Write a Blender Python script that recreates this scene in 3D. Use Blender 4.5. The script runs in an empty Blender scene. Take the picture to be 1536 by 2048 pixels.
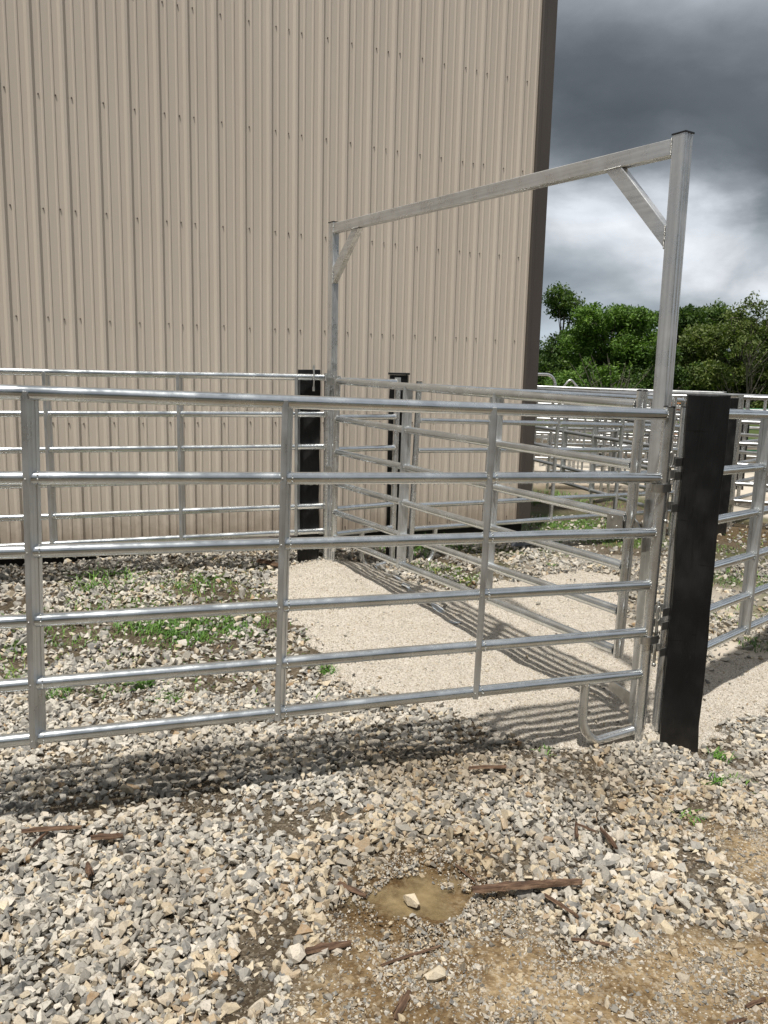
import bpy, bmesh, math, random
import numpy as np
from mathutils import Vector, Matrix
random.seed(7); rng = np.random.default_rng(11)
S = bpy.context.scene
COL = S.collection
R = math.radians

# ------------------------------------------------------------------ camera
cam = bpy.data.objects.new('camera', bpy.data.cameras.new('camera')); COL.objects.link(cam)
cam.data.sensor_fit = 'HORIZONTAL'; cam.data.sensor_width = 36.0
cam.data.lens = 36.0 * 1615.5 / 1536.0
cam.data.clip_start = 0.05; cam.data.clip_end = 1500
M = Matrix(((0.99973194, -0.02315265, 0.0, 0.0),
            (0.00380597, 0.16434178, -0.98639611, 0.0),
            (0.02283768, 0.9861317, 0.16438585, 1.70),
            (0, 0, 0, 1)))
cam.matrix_world = M
S.camera = cam

# ------------------------------------------------------------------ light
SUN_EL = R(71); SUN_TO = Vector((-0.32, -0.947, 0)).normalized()      # horizontal direction towards the sun
sd = Vector((SUN_TO.x * math.cos(SUN_EL), SUN_TO.y * math.cos(SUN_EL), math.sin(SUN_EL)))
sun = bpy.data.objects.new('sun', bpy.data.lights.new('sun', 'SUN')); COL.objects.link(sun)
sun.data.energy = 5.0; sun.data.angle = R(1.8); sun.data.color = (1.0, 0.955, 0.88)
sun.rotation_euler = sd.to_track_quat('Z', 'Y').to_euler()
sun.location = (0, 0, 30)

def nd(nt, typ, loc=None, **kw):
    n = nt.nodes.new(typ)
    for k, v in kw.items():
        if k == 'inp':
            for a, b in v.items(): n.inputs[a].default_value = b
        else: setattr(n, k, v)
    return n
def ramp(nt, pts, interp='LINEAR'):
    n = nt.nodes.new('ShaderNodeValToRGB'); cr = n.color_ramp; cr.interpolation = interp
    while len(cr.elements) > 1: cr.elements.remove(cr.elements[-1])
    cr.elements[0].position = pts[0][0]; c = pts[0][1]; cr.elements[0].color = (*c, 1) if len(c) == 3 else c
    for p, c in pts[1:]:
        e = cr.elements.new(p); e.color = (*c, 1)
    return n
def mixc(nt, fac, a, b, mode='MIX'):
    n = nt.nodes.new('ShaderNodeMix'); n.data_type = 'RGBA'; n.blend_type = mode; n.clamp_factor = True
    L = nt.links.new
    for s, v in ((n.inputs[0], fac), (n.inputs[6], a), (n.inputs[7], b)):
        if isinstance(v, bpy.types.NodeSocket): L(v, s)
        elif isinstance(v, (int, float)): s.default_value = v
        else: s.default_value = (*v, 1)
    return n.outputs[2]
def mth(nt, op, a, b=None, c=None, clamp=False):
    n = nt.nodes.new('ShaderNodeMath'); n.operation = op; n.use_clamp = clamp
    for s, v in zip(n.inputs, (a, b, c)):
        if v is None: continue
        if isinstance(v, bpy.types.NodeSocket): nt.links.new(v, s)
        else: s.default_value = v
    return n.outputs[0]
def g3(v): return (v, v, v)

W = bpy.data.worlds.new('World'); S.world = W; W.use_nodes = True
nt = W.node_tree; nt.nodes.clear(); L = nt.links.new
out = nd(nt, 'ShaderNodeOutputWorld'); bg = nd(nt, 'ShaderNodeBackground'); bg.inputs[1].default_value = 1.0
L(bg.outputs[0], out.inputs[0])
sky = nd(nt, 'ShaderNodeTexSky', sky_type='NISHITA', sun_disc=False)
sky.sun_elevation = SUN_EL; sky.sun_rotation = math.atan2(SUN_TO.x, SUN_TO.y); sky.altitude = 200
tc = nd(nt, 'ShaderNodeTexCoord')
sep = nd(nt, 'ShaderNodeSeparateXYZ'); L(tc.outputs['Generated'], sep.inputs[0])
# cloud deck: direction projected on a plane above, so that clouds flatten towards the horizon
den = mth(nt, 'ADD', mth(nt, 'MAXIMUM', sep.outputs[2], 0.0), 0.22)
cx = mth(nt, 'DIVIDE', sep.outputs[0], den); cy = mth(nt, 'DIVIDE', sep.outputs[1], den)
cmb = nd(nt, 'ShaderNodeCombineXYZ'); L(cx, cmb.inputs[0]); L(cy, cmb.inputs[1])
n1 = nd(nt, 'ShaderNodeTexNoise', inp={'Scale': 1.15, 'Detail': 7.0, 'Roughness': 0.52, 'Distortion': 0.25}); L(cmb.outputs[0], n1.inputs[0])
n2 = nd(nt, 'ShaderNodeTexNoise', inp={'Scale': 3.3, 'Detail': 8.0, 'Roughness': 0.58, 'Distortion': 0.2})
mp = nd(nt, 'ShaderNodeMapping'); mp.inputs['Location'].default_value = (3.1, 1.7, 5.0); L(cmb.outputs[0], mp.inputs[0]); L(mp.outputs[0], n2.inputs[0])
# elevation profile of the storm front, wobbled by the clouds
e = mth(nt, 'ADD', sep.outputs[2], mth(nt, 'MULTIPLY', mth(nt, 'SUBTRACT', n1.outputs[0], 0.5), 0.13))
e = mth(nt, 'ADD', e, mth(nt, 'MULTIPLY', mth(nt, 'SUBTRACT', n2.outputs[0], 0.5), 0.08))
e = mth(nt, 'ADD', e, mth(nt, 'MULTIPLY', mth(nt, 'SUBTRACT', mth(nt, 'MINIMUM', mth(nt, 'MAXIMUM', sep.outputs[0], 0.0), .6), .30), 0.20))
prof = ramp(nt, [(0.0, (.48, .55, .62)), (0.06, (.44, .50, .56)), (0.11, (.60, .65, .70)), (0.15, (.78, .81, .86)), (0.185, (.62, .66, .71)), (0.215, (.32, .35, .385)), (0.245, (.165, .185, .205)),
                 (0.27, (.118, .135, .152)), (0.305, (.128, .145, .163)), (0.34, (.21, .23, .255)), (0.39, (.42, .455, .50)), (.46, (.50, .53, .57)), (0.55, (.40, .42, .45)), (0.75, (.44, .46, .49)), (1.0, (.46, .48, .51))])
L(e, prof.inputs[0])
n3 = nd(nt, 'ShaderNodeTexNoise', inp={'Scale': 4.6, 'Detail': 7.0, 'Roughness': 0.50, 'Distortion': 0.25})
mp3 = nd(nt, 'ShaderNodeMapping'); mp3.inputs['Scale'].default_value = (1, 1, 1.7); mp3.inputs['Location'].default_value = (1.3, .4, .2); L(tc.outputs['Generated'], mp3.inputs[0]); L(mp3.outputs[0], n3.inputs[0])
mott = ramp(nt, [(0.34, (.46, .48, .50)), (0.46, (.68, .70, .71)), (0.53, g3(.92)), (0.62, g3(1.18)), (.72, g3(1.35))]); L(n3.outputs[0], mott.inputs[0])
lowmask = ramp(nt, [(0.0, g3(1)), (0.22, g3(1)), (0.30, g3(.25)), (0.55, g3(.35)), (0.8, g3(.7))]); L(e, lowmask.inputs[0])
cl = mixc(nt, lowmask.outputs[0], prof.outputs[0], mixc(nt, 1.0, prof.outputs[0], mott.outputs[0], 'MULTIPLY'))
skys = mixc(nt, 1.0, sky.outputs[0], g3(0.10), 'MULTIPLY')
gap = ramp(nt, [(0.70, g3(0)), (0.80, g3(.5))]); L(n1.outputs[0], gap.inputs[0])
back = ramp(nt, [(0.30, g3(.80)), (0.55, g3(1))]); L(mth(nt, 'ADD', mth(nt, 'MULTIPLY', sep.outputs[1], .5), mth(nt, 'ADD', .5, mth(nt, 'MULTIPLY', sep.outputs[2], .35))), back.inputs[0])
cl = mixc(nt, 1.0, cl, back.outputs[0], 'MULTIPLY')      # darkening added to the sky behind the camera for the metal's reflections
fin = mixc(nt, mth(nt, 'ADD', gap.outputs[0], 0.03), cl, skys)
L(fin, bg.inputs[0])
S.view_settings.view_transform = 'Standard'; S.view_settings.look = 'None'
S.view_settings.exposure = 0.0; S.view_settings.gamma = 1.0
try:
    S.cycles.max_bounces = 7; S.cycles.use_denoising = True
except Exception: pass

# ------------------------------------------------------------------ helpers
def tag(o, label=None, cat=None, group=None, kind=None):
    if label: o['label'] = label
    if cat: o['category'] = cat
    if group: o['group'] = group
    if kind: o['kind'] = kind
    return o
def empty(name, loc=(0, 0, 0), rot=(0, 0, 0)):
    o = bpy.data.objects.new(name, None); COL.objects.link(o); o.location = loc; o.rotation_euler = rot
    o.empty_display_size = 0.1
    return o
class MB:
    def __init__(s): s.v = []; s.f = []; s.m = []; s.sm = []
    def add(s, vs, fs, mi=0, smooth=False):
        b = len(s.v); s.v += [tuple(p) for p in vs]
        for f in fs: s.f.append(tuple(b + i for i in f)); s.m.append(mi); s.sm.append(smooth)
    def box(s, c, size, mi=0, M=None):
        x, y, z = [a / 2 for a in size]
        vs = [Vector((sx * x, sy * y, sz * z)) for sx in (-1, 1) for sy in (-1, 1) for sz in (-1, 1)]
        if M is not None: vs = [M @ p for p in vs]
        vs = [p + Vector(c) for p in vs]
        s.add(vs, [(0, 1, 3, 2), (4, 6, 7, 5), (0, 4, 5, 1), (2, 3, 7, 6), (0, 2, 6, 4), (1, 5, 7, 3)], mi)
    def prism(s, poly, axis, a, b, mi=0, smooth=False):
        """poly of 2D points extruded along axis 'x','y','z' between a and b"""
        def P(p, t):
            return {'x': (t, p[0], p[1]), 'y': (p[0], t, p[1]), 'z': (p[0], p[1], t)}[axis]
        n = len(poly); vs = [P(p, a) for p in poly] + [P(p, b) for p in poly]
        fs = [(i, (i + 1) % n, n + (i + 1) % n, n + i) for i in range(n)] + [tuple(range(n))[::-1], tuple(range(n, 2 * n))]
        s.add(vs, fs, mi, smooth)
    def tube(s, path, r, n=16, mi=0, caps=True, ecc=None):
        pts = [Vector(p) for p in path]; rs = r if isinstance(r, (list, tuple)) else [r] * len(pts)
        t0 = (pts[1] - pts[0]).normalized()
        up = Vector((0, 0, 1)) if abs(t0.z) < .9 else Vector((0, 1, 0))
        a = t0.cross(up).normalized(); vs = []
        prev = t0
        for i, p in enumerate(pts):
            t = ((pts[min(i + 1, len(pts) - 1)] - p).normalized() + (p - pts[max(i - 1, 0)]).normalized()) if 0 < i < len(pts) - 1 else ((pts[1] - pts[0]) if i == 0 else (pts[-1] - pts[-2]))
            t.normalize()
            q = prev.rotation_difference(t); a = (q @ a); a = (a - t * a.dot(t)).normalized(); prev = t
            b = t.cross(a)
            for k in range(n):
                an = 2 * math.pi * k / n
                vs.append(p + (a * math.cos(an) + b * math.sin(an)) * rs[i])
        fs = []
        for i in range(len(pts) - 1):
            for k in range(n):
                fs.append((i * n + k, i * n + (k + 1) % n, (i + 1) * n + (k + 1) % n, (i + 1) * n + k))
        s.add(vs, fs, mi, True)
        if caps:
            m = len(pts) - 1
            s.add(vs[:n], [tuple(range(n))[::-1]], mi); s.add(vs[m * n:], [tuple(range(n))], mi)
    def blob(s, c, r, mi=0, n=6, sc=(1, 1, 1), jit=0):
        vs = []; fs = []; c = Vector(c); h = max(3, n // 2)
        for i in range(1, h):
            ph = math.pi * i / h
            for k in range(n):
                th = 2 * math.pi * k / n; j = 1 + random.uniform(-jit, jit)
                vs.append(c + Vector((sc[0] * math.sin(ph) * math.cos(th), sc[1] * math.sin(ph) * math.sin(th), sc[2] * math.cos(ph))) * r * j)
        T = len(vs); vs += [c + Vector((0, 0, r * sc[2])), c - Vector((0, 0, r * sc[2]))]
        for i in range(h - 2):
            for k in range(n): fs.append((i * n + k, (i + 1) * n + k, (i + 1) * n + (k + 1) % n, i * n + (k + 1) % n))
        for k in range(n):
            fs.append((T, k, (k + 1) % n)); fs.append((T + 1, (h - 2) * n + (k + 1) % n, (h - 2) * n + k))
        s.add(vs, fs, mi, True)
    def weld(s, c, axis, r, n=14, w=.006, mi=0):
        """lumpy weld bead ring round axis 'x' or 'z' at c"""
        c = Vector(c)
        for k in range(n):
            an = 2 * math.pi * k / n + random.uniform(-.1, .1)
            o = Vector((0, math.cos(an), math.sin(an))) if axis == 'x' else Vector((math.cos(an), math.sin(an), 0))
            s.blob(c + o * r, w * random.uniform(.7, 1.25), mi, 5, jit=.25)
    def build(s, name, mats, parent=None, bevel=0):
        me = bpy.data.meshes.new(name); me.from_pydata(s.v, [], s.f)
        if not isinstance(mats, (list, tuple)): mats = [mats]
        for m in mats: me.materials.append(m)
        me.polygons.foreach_set('material_index', s.m); me.polygons.foreach_set('use_smooth', s.sm)
        me.update()
        o = bpy.data.objects.new(name, me); COL.objects.link(o)
        if parent: o.parent = parent
        bm = bmesh.new(); bm.from_mesh(me); bmesh.ops.recalc_face_normals(bm, faces=bm.faces); bm.to_mesh(me); bm.free()
        if bevel:
            b = o.modifiers.new('bevel', 'BEVEL'); b.width = bevel; b.segments = 2; b.limit_method = 'ANGLE'; b.angle_limit = R(40)
        return o
def raw(name, V, F, mats, attrs=None, smooth=False):
    """fast numpy mesh; F is an (n,3) or (n,4) int array"""
    me = bpy.data.meshes.new(name); nv = len(V); k = F.shape[1]; nf = len(F)
    me.vertices.add(nv); me.vertices.foreach_set('co', np.ascontiguousarray(V, dtype=np.float32).ravel())
    me.loops.add(nf * k); me.loops.foreach_set('vertex_index', np.ascontiguousarray(F, dtype=np.int32).ravel())
    me.polygons.add(nf); me.polygons.foreach_set('loop_start', np.arange(nf, dtype=np.int32) * k)
    try: me.polygons.foreach_set('loop_total', np.full(nf, k, dtype=np.int32))
    except Exception: pass
    me.polygons.foreach_set('use_smooth', np.full(nf, smooth))
    for m in (mats if isinstance(mats, (list, tuple)) else [mats]): me.materials.append(m)
    for n_, a in (attrs or {}).items():
        at = me.attributes.new(n_, 'FLOAT', 'POINT'); at.data.foreach_set('value', np.asarray(a, dtype=np.float32))
    me.update(); me.validate()
    o = bpy.data.objects.new(name, me); COL.objects.link(o)
    return o
# value noise in numpy
_T = np.random.default_rng(3).random((256, 256))
def vn(x, y, sc=1.0, off=0):
    x = np.asarray(x) * sc + 31.7 + off; y = np.asarray(y) * sc + 77.3 + off * 1.7
    xi = np.floor(x).astype(int); yi = np.floor(y).astype(int); fx = x - xi; fy = y - yi
    fx = fx * fx * (3 - 2 * fx); fy = fy * fy * (3 - 2 * fy)
    a = _T[xi % 256, yi % 256]; b = _T[(xi + 1) % 256, yi % 256]; c = _T[xi % 256, (yi + 1) % 256]; d = _T[(xi + 1) % 256, (yi + 1) % 256]
    return (a * (1 - fx) + b * fx) * (1 - fy) + (c * (1 - fx) + d * fx) * fy
def fbm(x, y, sc=1.0, oc=4, off=0):
    s = 0; a = .5; t = 0
    for i in range(oc): s = s + a * vn(x, y, sc * 2 ** i, off + i * 13.1); t += a; a *= .5
    return s / t
GP = np.array([(1.26, 3.78, -.05), (-1.34, 2.78, 0), (-.42, 3.19, -.03), (1.5, 3.8, -.07), (-2.48, 5.9, .06), (-.7, 6.56, .065), (-.1, 6.9, .06), (.24, 7.11, .02),
               (1.7, 8.07, -.03), (2.49, 8.66, -.06), (3.87, 9.2, -.05), (1.74, 4.2, -.07), (2.14, 4.6, -.08), (0, 0, .02), (0, 2, .01), (-2, 0, .03), (2, 1, 0),
               (-1.5, 6.95, .19), (-.7, 7.35, .17), (0, 7.75, .13), (1.4, 8.6, .05), (-3.2, 6.2, .20), (-2.3, 6.55, .20), (-2, 3.4, .02), (5, 5, -.08), (6, 12, -.08), (3, 13, -.08), (-5, 3, .03)])
def G0(x, y):
    x = np.asarray(x, float); y = np.asarray(y, float); num = 0; den = 0
    for px, py, pz in GP:
        w = 1 / ((x - px) ** 2 + (y - py) ** 2 + .35) ** 1.6; num = num + w * pz; den = den + w
    w = 2e-4; num = num + w * -.08; den = den + w
    return num / den
def G(x, y):
    return G0(x, y) + .018 * (fbm(x, y, 1.3, 4) - .5)
def inpoly(x, y, poly):
    x = np.asarray(x, float); y = np.asarray(y, float); r = np.zeros(x.shape, bool); n = len(poly)
    for i in range(n):
        x1, y1 = poly[i]; x2, y2 = poly[(i + 1) % n]
        c = ((y1 > y) != (y2 > y)) & (x < (x2 - x1) * (y - y1) / ((y2 - y1) + 1e-12) + x1)
        r ^= c
    return r
def pdist(x, y, poly):
    """signed distance, positive inside"""
    x = np.asarray(x, float); y = np.asarray(y, float); d = np.full(x.shape, 1e9)
    for i in range(len(poly)):
        a = np.array(poly[i]); b = np.array(poly[(i + 1) % len(poly)]); ab = b - a
        t = np.clip(((x - a[0]) * ab[0] + (y - a[1]) * ab[1]) / (ab @ ab + 1e-12), 0, 1)
        d = np.minimum(d, np.hypot(x - a[0] - t * ab[0], y - a[1] - t * ab[1]))
    return np.where(inpoly(x, y, poly), d, -d)
SAND = [[-0.56, 7.08], [-0.81, 6.69], [-0.97, 6.19], [-0.75, 5.6], [-0.52, 4.95], [-0.29, 4.44], [0.0, 4.23], [0.24, 4.04], [0.56, 3.84], [0.80, 3.66], [1.11, 3.64], [1.34, 3.70], [1.58, 3.75], [1.86, 4.0], [2.25, 4.35], [2.61, 4.75], [2.6, 5.1], [2.34, 5.06], [2.04, 4.94], [1.80, 4.9], [1.74, 5.43], [2.14, 6.88], [1.76, 7.22], [1.22, 6.71], [0.92, 6.6], [0.53, 6.1], [0.23, 6.43], [-0.11, 6.94]]
DIRT = [[-0.24, 1.5], [-0.24, 1.87], [-0.16, 2.13], [-0.09, 2.52], [0.01, 2.67], [0.2, 2.74], [0.36, 2.57], [0.41, 2.41], [0.55, 2.2], [0.85, 2.25], [1.32, 2.39], [1.8, 2.4], [1.8, 1.5]]
DIRT2 = [[1.31, 3.04], [1.44, 3.0], [2.0, 2.9], [2.0, 2.55], [1.41, 2.58], [1.33, 2.63]]
PUD = [[-.10, 2.42], [-.02, 2.47], [.04, 2.57], [.17, 2.60], [.24, 2.52], [.38, 2.50], [.34, 2.42], [.30, 2.33], [.20, 2.25], [.12, 2.31], [.0, 2.29], [-.03, 2.37]]
def sandd(x, y): return pdist(x, y, SAND) + .26 * (fbm(x, y, 3.0, 4, 5) - .5) + .16 * (fbm(x, y, 13, 3, 6) - .5)
def dirtd(x, y): return np.maximum(pdist(x, y, DIRT), pdist(x, y, DIRT2)) + .26 * (fbm(x, y, 4.5, 4, 9) - .5)
dd_pre = dirtd
def sandh(x, y):
    d = sandd(x, y); base = G0(x, y)
    h = .02 * np.clip(d / .1, -1, 1) + .025 * np.clip(d / .4, 0, 1)
    h = h + .075 * np.exp(-(((x + .45) / .33) ** 2 + ((y - 6.35) / .5) ** 2)) + .012 * np.exp(-(((x - 1.3) / .3) ** 2 + ((y - 3.85) / .25) ** 2))
    h = h + .035 * np.exp(-(((x - .0) / .5) ** 2 + ((y - 5.3) / .7) ** 2))
    return base + h + .02 * (fbm(x, y, 2.2, 3, 2) - .5) - .012 * np.clip((vn(x, y, 6.5, 17) - .72) * 5, 0, 1) + .024 * (fbm(x, y, 9, 4, 4) - .5) + np.clip(d * 2, -.3, 0)

# ------------------------------------------------------------------ materials
def mat(name):
    m = bpy.data.materials.new(name); m.use_nodes = True; nt = m.node_tree; nt.nodes.clear()
    o = nd(nt, 'ShaderNodeOutputMaterial'); b = nd(nt, 'ShaderNodeBsdfPrincipled'); nt.links.new(b.outputs[0], o.inputs[0])
    return m, nt, b
def setp(b, **k):
    for n, v in k.items():
        i = b.inputs[n.replace('_', ' ')]
        if isinstance(v, bpy.types.NodeSocket): b.id_data.links.new(v, i)
        else: i.default_value = (*v, 1) if isinstance(v, tuple) and len(v) == 3 else v
def noise(nt, scale, detail=4, rough=.55, coord='Object', mapscale=None, dist=0, loc=(0, 0, 0), out=0):
    t = nd(nt, 'ShaderNodeTexCoord'); n = nd(nt, 'ShaderNodeTexNoise', inp={'Scale': scale, 'Detail': detail, 'Roughness': rough, 'Distortion': dist})
    m = nd(nt, 'ShaderNodeMapping'); m.inputs['Scale'].default_value = mapscale or (1, 1, 1); m.inputs['Location'].default_value = loc
    nt.links.new(t.outputs[coord], m.inputs[0]); nt.links.new(m.outputs[0], n.inputs[0])
    return n.outputs[out]
def ramp_out(nt, v, pts):
    r = ramp(nt, pts); nt.links.new(v, r.inputs[0]); return r.outputs[0]
def bump(nt, h, strength=.3, dist=.01, prev=None):
    b = nd(nt, 'ShaderNodeBump', inp={'Strength': strength, 'Distance': dist}); nt.links.new(h, b.inputs['Height'])
    if prev is not None: nt.links.new(prev, b.inputs['Normal'])
    return b.outputs[0]
def galv(name, ms, tint=(1, 1, 1), dark=1.0, rough=.34, metal=.80):
    m, nt, b = mat(name)
    a = noise(nt, 1.0, 5, .6, mapscale=ms); c = noise(nt, 9, 4, .6); sp = noise(nt, 60, 2, .5)
    r = ramp(nt, [(.30, tuple(.52 * t * dark for t in tint)), (.5, tuple(.74 * t * dark for t in tint)), (.68, tuple(.92 * t * dark for t in tint))])
    nt.links.new(mth(nt, 'ADD', mth(nt, 'MULTIPLY', a, .65), mth(nt, 'MULTIPLY', c, .35)), r.inputs[0])
    spots = ramp(nt, [(.70, g3(0)), (.78, g3(1))]); nt.links.new(sp, spots.inputs[0])
    base = mixc(nt, mth(nt, 'MULTIPLY', spots.outputs[0], .16), r.outputs[0], (.30, .30, .29))
    scr = ramp_out(nt, noise(nt, 1, 4, .7, mapscale=(ms[0] * 2.2, ms[1] * .55, ms[2] * 2.2 if ms[2] < 10 else ms[2] * .55), loc=(7, 3, 1)), [(.66, g3(0)), (.74, g3(1))]); base = mixc(nt, mth(nt, 'MULTIPLY', scr, .45), base, (.22, .22, .21))
    rr = ramp(nt, [(.3, g3(rough - .08)), (.7, g3(rough + .14))]); nt.links.new(c, rr.inputs[0])
    nn = bump(nt, a, .18, .004); nn = bump(nt, sp, .05, .002, nn)
    setp(b, Base_Color=base, Metallic=metal, Roughness=rr.outputs[0], Normal=nn)
    return m
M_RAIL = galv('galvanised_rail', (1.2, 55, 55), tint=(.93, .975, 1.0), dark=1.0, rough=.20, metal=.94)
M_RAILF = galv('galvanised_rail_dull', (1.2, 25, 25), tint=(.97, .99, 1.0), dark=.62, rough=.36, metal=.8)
M_POST = galv('galvanised_post', (60, 60, 1.4), tint=(.97, .985, .99), dark=.95, rough=.23, metal=.86)
M_FRAME = galv('galvanised_frame', (45, 45, 1.0), tint=(.975, .99, 1.0), dark=.93, rough=.28, metal=.76)
M_HEAD = galv('galvanised_header', (1.0, 45, 45), tint=(.975, .99, 1.0), dark=.93, rough=.28, metal=.76)
M_STAY = galv('galvanised_stay', (50, 50, 1.5), tint=(.96, .985, 1.0), dark=.80, rough=.34)
m, nt, b = mat('weld_metal'); setp(b, Base_Color=(.62, .62, .60), Metallic=.85, Roughness=.42); M_WELD = m
m, nt, b = mat('zinc_clamp'); c = noise(nt, 20); r = ramp(nt, [(.3, (.42, .42, .41)), (.7, (.66, .65, .62))]); nt.links.new(c, r.inputs[0]); setp(b, Base_Color=r.outputs[0], Metallic=.9, Roughness=.3); M_CLAMP = m
m, nt, b = mat('black_plastic'); setp(b, Base_Color=(.012, .012, .013), Roughness=.35); M_CAP = m
m, nt, b = mat('water_bead'); setp(b, Base_Color=(.85, .88, .9), Metallic=0.0, Roughness=.03, Transmission_Weight=.8, IOR=1.33); M_DROP = m
# black painted timber
m, nt, b = mat('black_timber')
gr = noise(nt, 1, 6, .62, mapscale=(28, 28, 1.6), dist=.6); kn = noise(nt, 7, 3, .5, mapscale=(1, 1, .6)); fine = noise(nt, 1, 3, .6, mapscale=(160, 160, 5))
ck = ramp(nt, [(.0, g3(1)), (.30, g3(1)), (.36, g3(0))]); nt.links.new(gr, ck.inputs[0])
r = ramp(nt, [(.3, (.0035, .0038, .0042)), (.5, (.007, .0075, .0085)), (.72, (.022, .022, .022))]); nt.links.new(kn, r.inputs[0])
base = mixc(nt, mth(nt, 'MULTIPLY', ck.outputs[0], .7), r.outputs[0], (.0015, .0015, .0015))
nn = bump(nt, gr, .9, .010); nn = bump(nt, fine, .35, .002, nn); nn = bump(nt, kn, .3, .01, nn)
scf = ramp_out(nt, noise(nt, 1, 5, .7, mapscale=(22, 22, 5), loc=(3, 1, 0)), [(.66, g3(0)), (.74, g3(.6))]); base = mixc(nt, scf, base, (.035, .033, .032))
cut = ramp_out(nt, noise(nt, 1, 2, .5, mapscale=(9, 9, 75), dist=.5), [(.68, g3(0)), (.72, g3(1))]); base = mixc(nt, mth(nt, 'MULTIPLY', cut, .8), base, (.0008, .0008, .0008))
t_ = nd(nt, 'ShaderNodeTexCoord'); sp_ = nd(nt, 'ShaderNodeSeparateXYZ'); nt.links.new(t_.outputs['Object'], sp_.inputs[0])
spl = ramp_out(nt, mth(nt, 'ADD', sp_.outputs[2], mth(nt, 'MULTIPLY', noise(nt, 14, 5, .7), -.35)), [(.10, g3(.30)), (.28, g3(.05)), (.5, g3(.0))]); base = mixc(nt, spl, base, (.08, .07, .06))
nn = bump(nt, cut, -.8, .012, nn)
setp(b, Base_Color=base, Roughness=.5, Normal=nn); b.inputs['Specular IOR Level'].default_value = .28; M_TIMBER = m
# wall sheet
m, nt, b = mat('tan_steel_sheet')
a = noise(nt, 1.5, 4, .6, mapscale=(1, 1, .25)); c = noise(nt, 420, 2, .6); st = noise(nt, 1, 4, .6, mapscale=(14, 14, .35))
r = ramp(nt, [(.3, (.60, .53, .45)), (.7, (.66, .59, .505))]); nt.links.new(a, r.inputs[0])
base = mixc(nt, mth(nt, 'MULTIPLY', st, .16), r.outputs[0], (.45, .40, .345))
t_ = nd(nt, 'ShaderNodeTexCoord'); sp_ = nd(nt, 'ShaderNodeSeparateXYZ'); nt.links.new(t_.outputs['Object'], sp_.inputs[0])
spl = ramp_out(nt, mth(nt, 'ADD', sp_.outputs[2], mth(nt, 'MULTIPLY', noise(nt, 8, 5, .7), -.45)), [(.10, g3(.55)), (.26, g3(.12)), (.5, g3(0))]); base = mixc(nt, spl, base, (.27, .20, .14))
base = mixc(nt, .10, base, mixc(nt, c, (.1, .09, .08), (.6, .55, .5)))
setp(b, Base_Color=base, Roughness=.42, Normal=bump(nt, a, .05, .004)); b.inputs['Specular IOR Level'].default_value = .4; M_WALL = m
m, nt, b = mat('bronze_trim'); c = noise(nt, 2.5, 4, .6, mapscale=(1, 1, .3)); r = ramp(nt, [(.3, (.062, .052, .045)), (.7, (.082, .070, .061))]); nt.links.new(c, r.inputs[0]); setp(b, Base_Color=r.outputs[0], Roughness=.45); M_TRIM = m
m, nt, b = mat('screw_metal'); setp(b, Base_Color=(.16, .13, .11), Metallic=.5, Roughness=.5); M_SCREW = m
m, nt, b = mat('shade_board'); c = noise(nt, 3, 5, .6); r = ramp(nt, [(.3, (.006, .005, .005)), (.7, (.014, .012, .010))]); nt.links.new(c, r.inputs[0]); setp(b, Base_Color=r.outputs[0], Roughness=.85); M_GAPSHADE = m  # near-black colour stands in for the deep shade below the wall sheets
m, nt, b = mat('roof_metal'); setp(b, Base_Color=(.12, .10, .09), Roughness=.45); M_ROOF = m

# ground
m, nt, b = mat('soil_ground')
at_s = nd(nt, 'ShaderNodeAttribute', attribute_name='grassy').outputs['Fac']; at_d = nd(nt, 'ShaderNodeAttribute', attribute_name='dirty').outputs['Fac']; at_l = nd(nt, 'ShaderNodeAttribute', attribute_name='sandy').outputs['Fac']
n_a = noise(nt, 2.2, 6, .6); n_b = noise(nt, 38, 5, .65); n_c = noise(nt, 160, 3, .7)
vo = nd(nt, 'ShaderNodeTexVoronoi', inp={'Scale': 95.0}); t_ = nd(nt, 'ShaderNodeTexCoord'); nt.links.new(t_.outputs['Object'], vo.inputs[0])
bw = nd(nt, 'ShaderNodeRGBToBW'); nt.links.new(vo.outputs['Color'], bw.inputs[0])
chip = ramp(nt, [(.15, (.045, .035, .024)), (.40, (.085, .068, .047)), (.62, (.15, .125, .092)), (.85, (.30, .26, .20))]); nt.links.new(bw.outputs[0], chip.inputs[0])
soil = ramp(nt, [(.3, (.045, .033, .021)), (.55, (.085, .064, .041)), (.75, (.15, .115, .075))]); nt.links.new(n_a, soil.inputs[0])
base = mixc(nt, mth(nt, 'MULTIPLY', n_b, .9), soil.outputs[0], chip.outputs[0])
tan = ramp(nt, [(.34, (.09, .060, .032)), (.46, (.22, .155, .086)), (.57, (.36, .27, .158)), (.72, (.47, .375, .245))]); nt.links.new(mth(nt, 'ADD', mth(nt, 'MULTIPLY', n_b, .6), mth(nt, 'MULTIPLY', n_a, .4)), tan.inputs[0])
grain = ramp(nt, [(.62, g3(0)), (.72, g3(1))]); nt.links.new(bw.outputs[0], grain.inputs[0])
tan2 = mixc(nt, mth(nt, 'MULTIPLY', grain.outputs[0], mth(nt, 'MULTIPLY', n_c, .9)), tan.outputs[0], (.52, .46, .36))
base = mixc(nt, at_d, base, tan2)
sandc = mixc(nt, n_c, (.48, .42, .34), (.72, .66, .57)); base = mixc(nt, at_l, base, sandc)
gc = ramp(nt, [(.3, (.035, .060, .018)), (.55, (.075, .105, .030)), (.75, (.16, .14, .06))]); nt.links.new(n_b, gc.inputs[0]); base = mixc(nt, at_s, base, gc.outputs[0])
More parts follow.
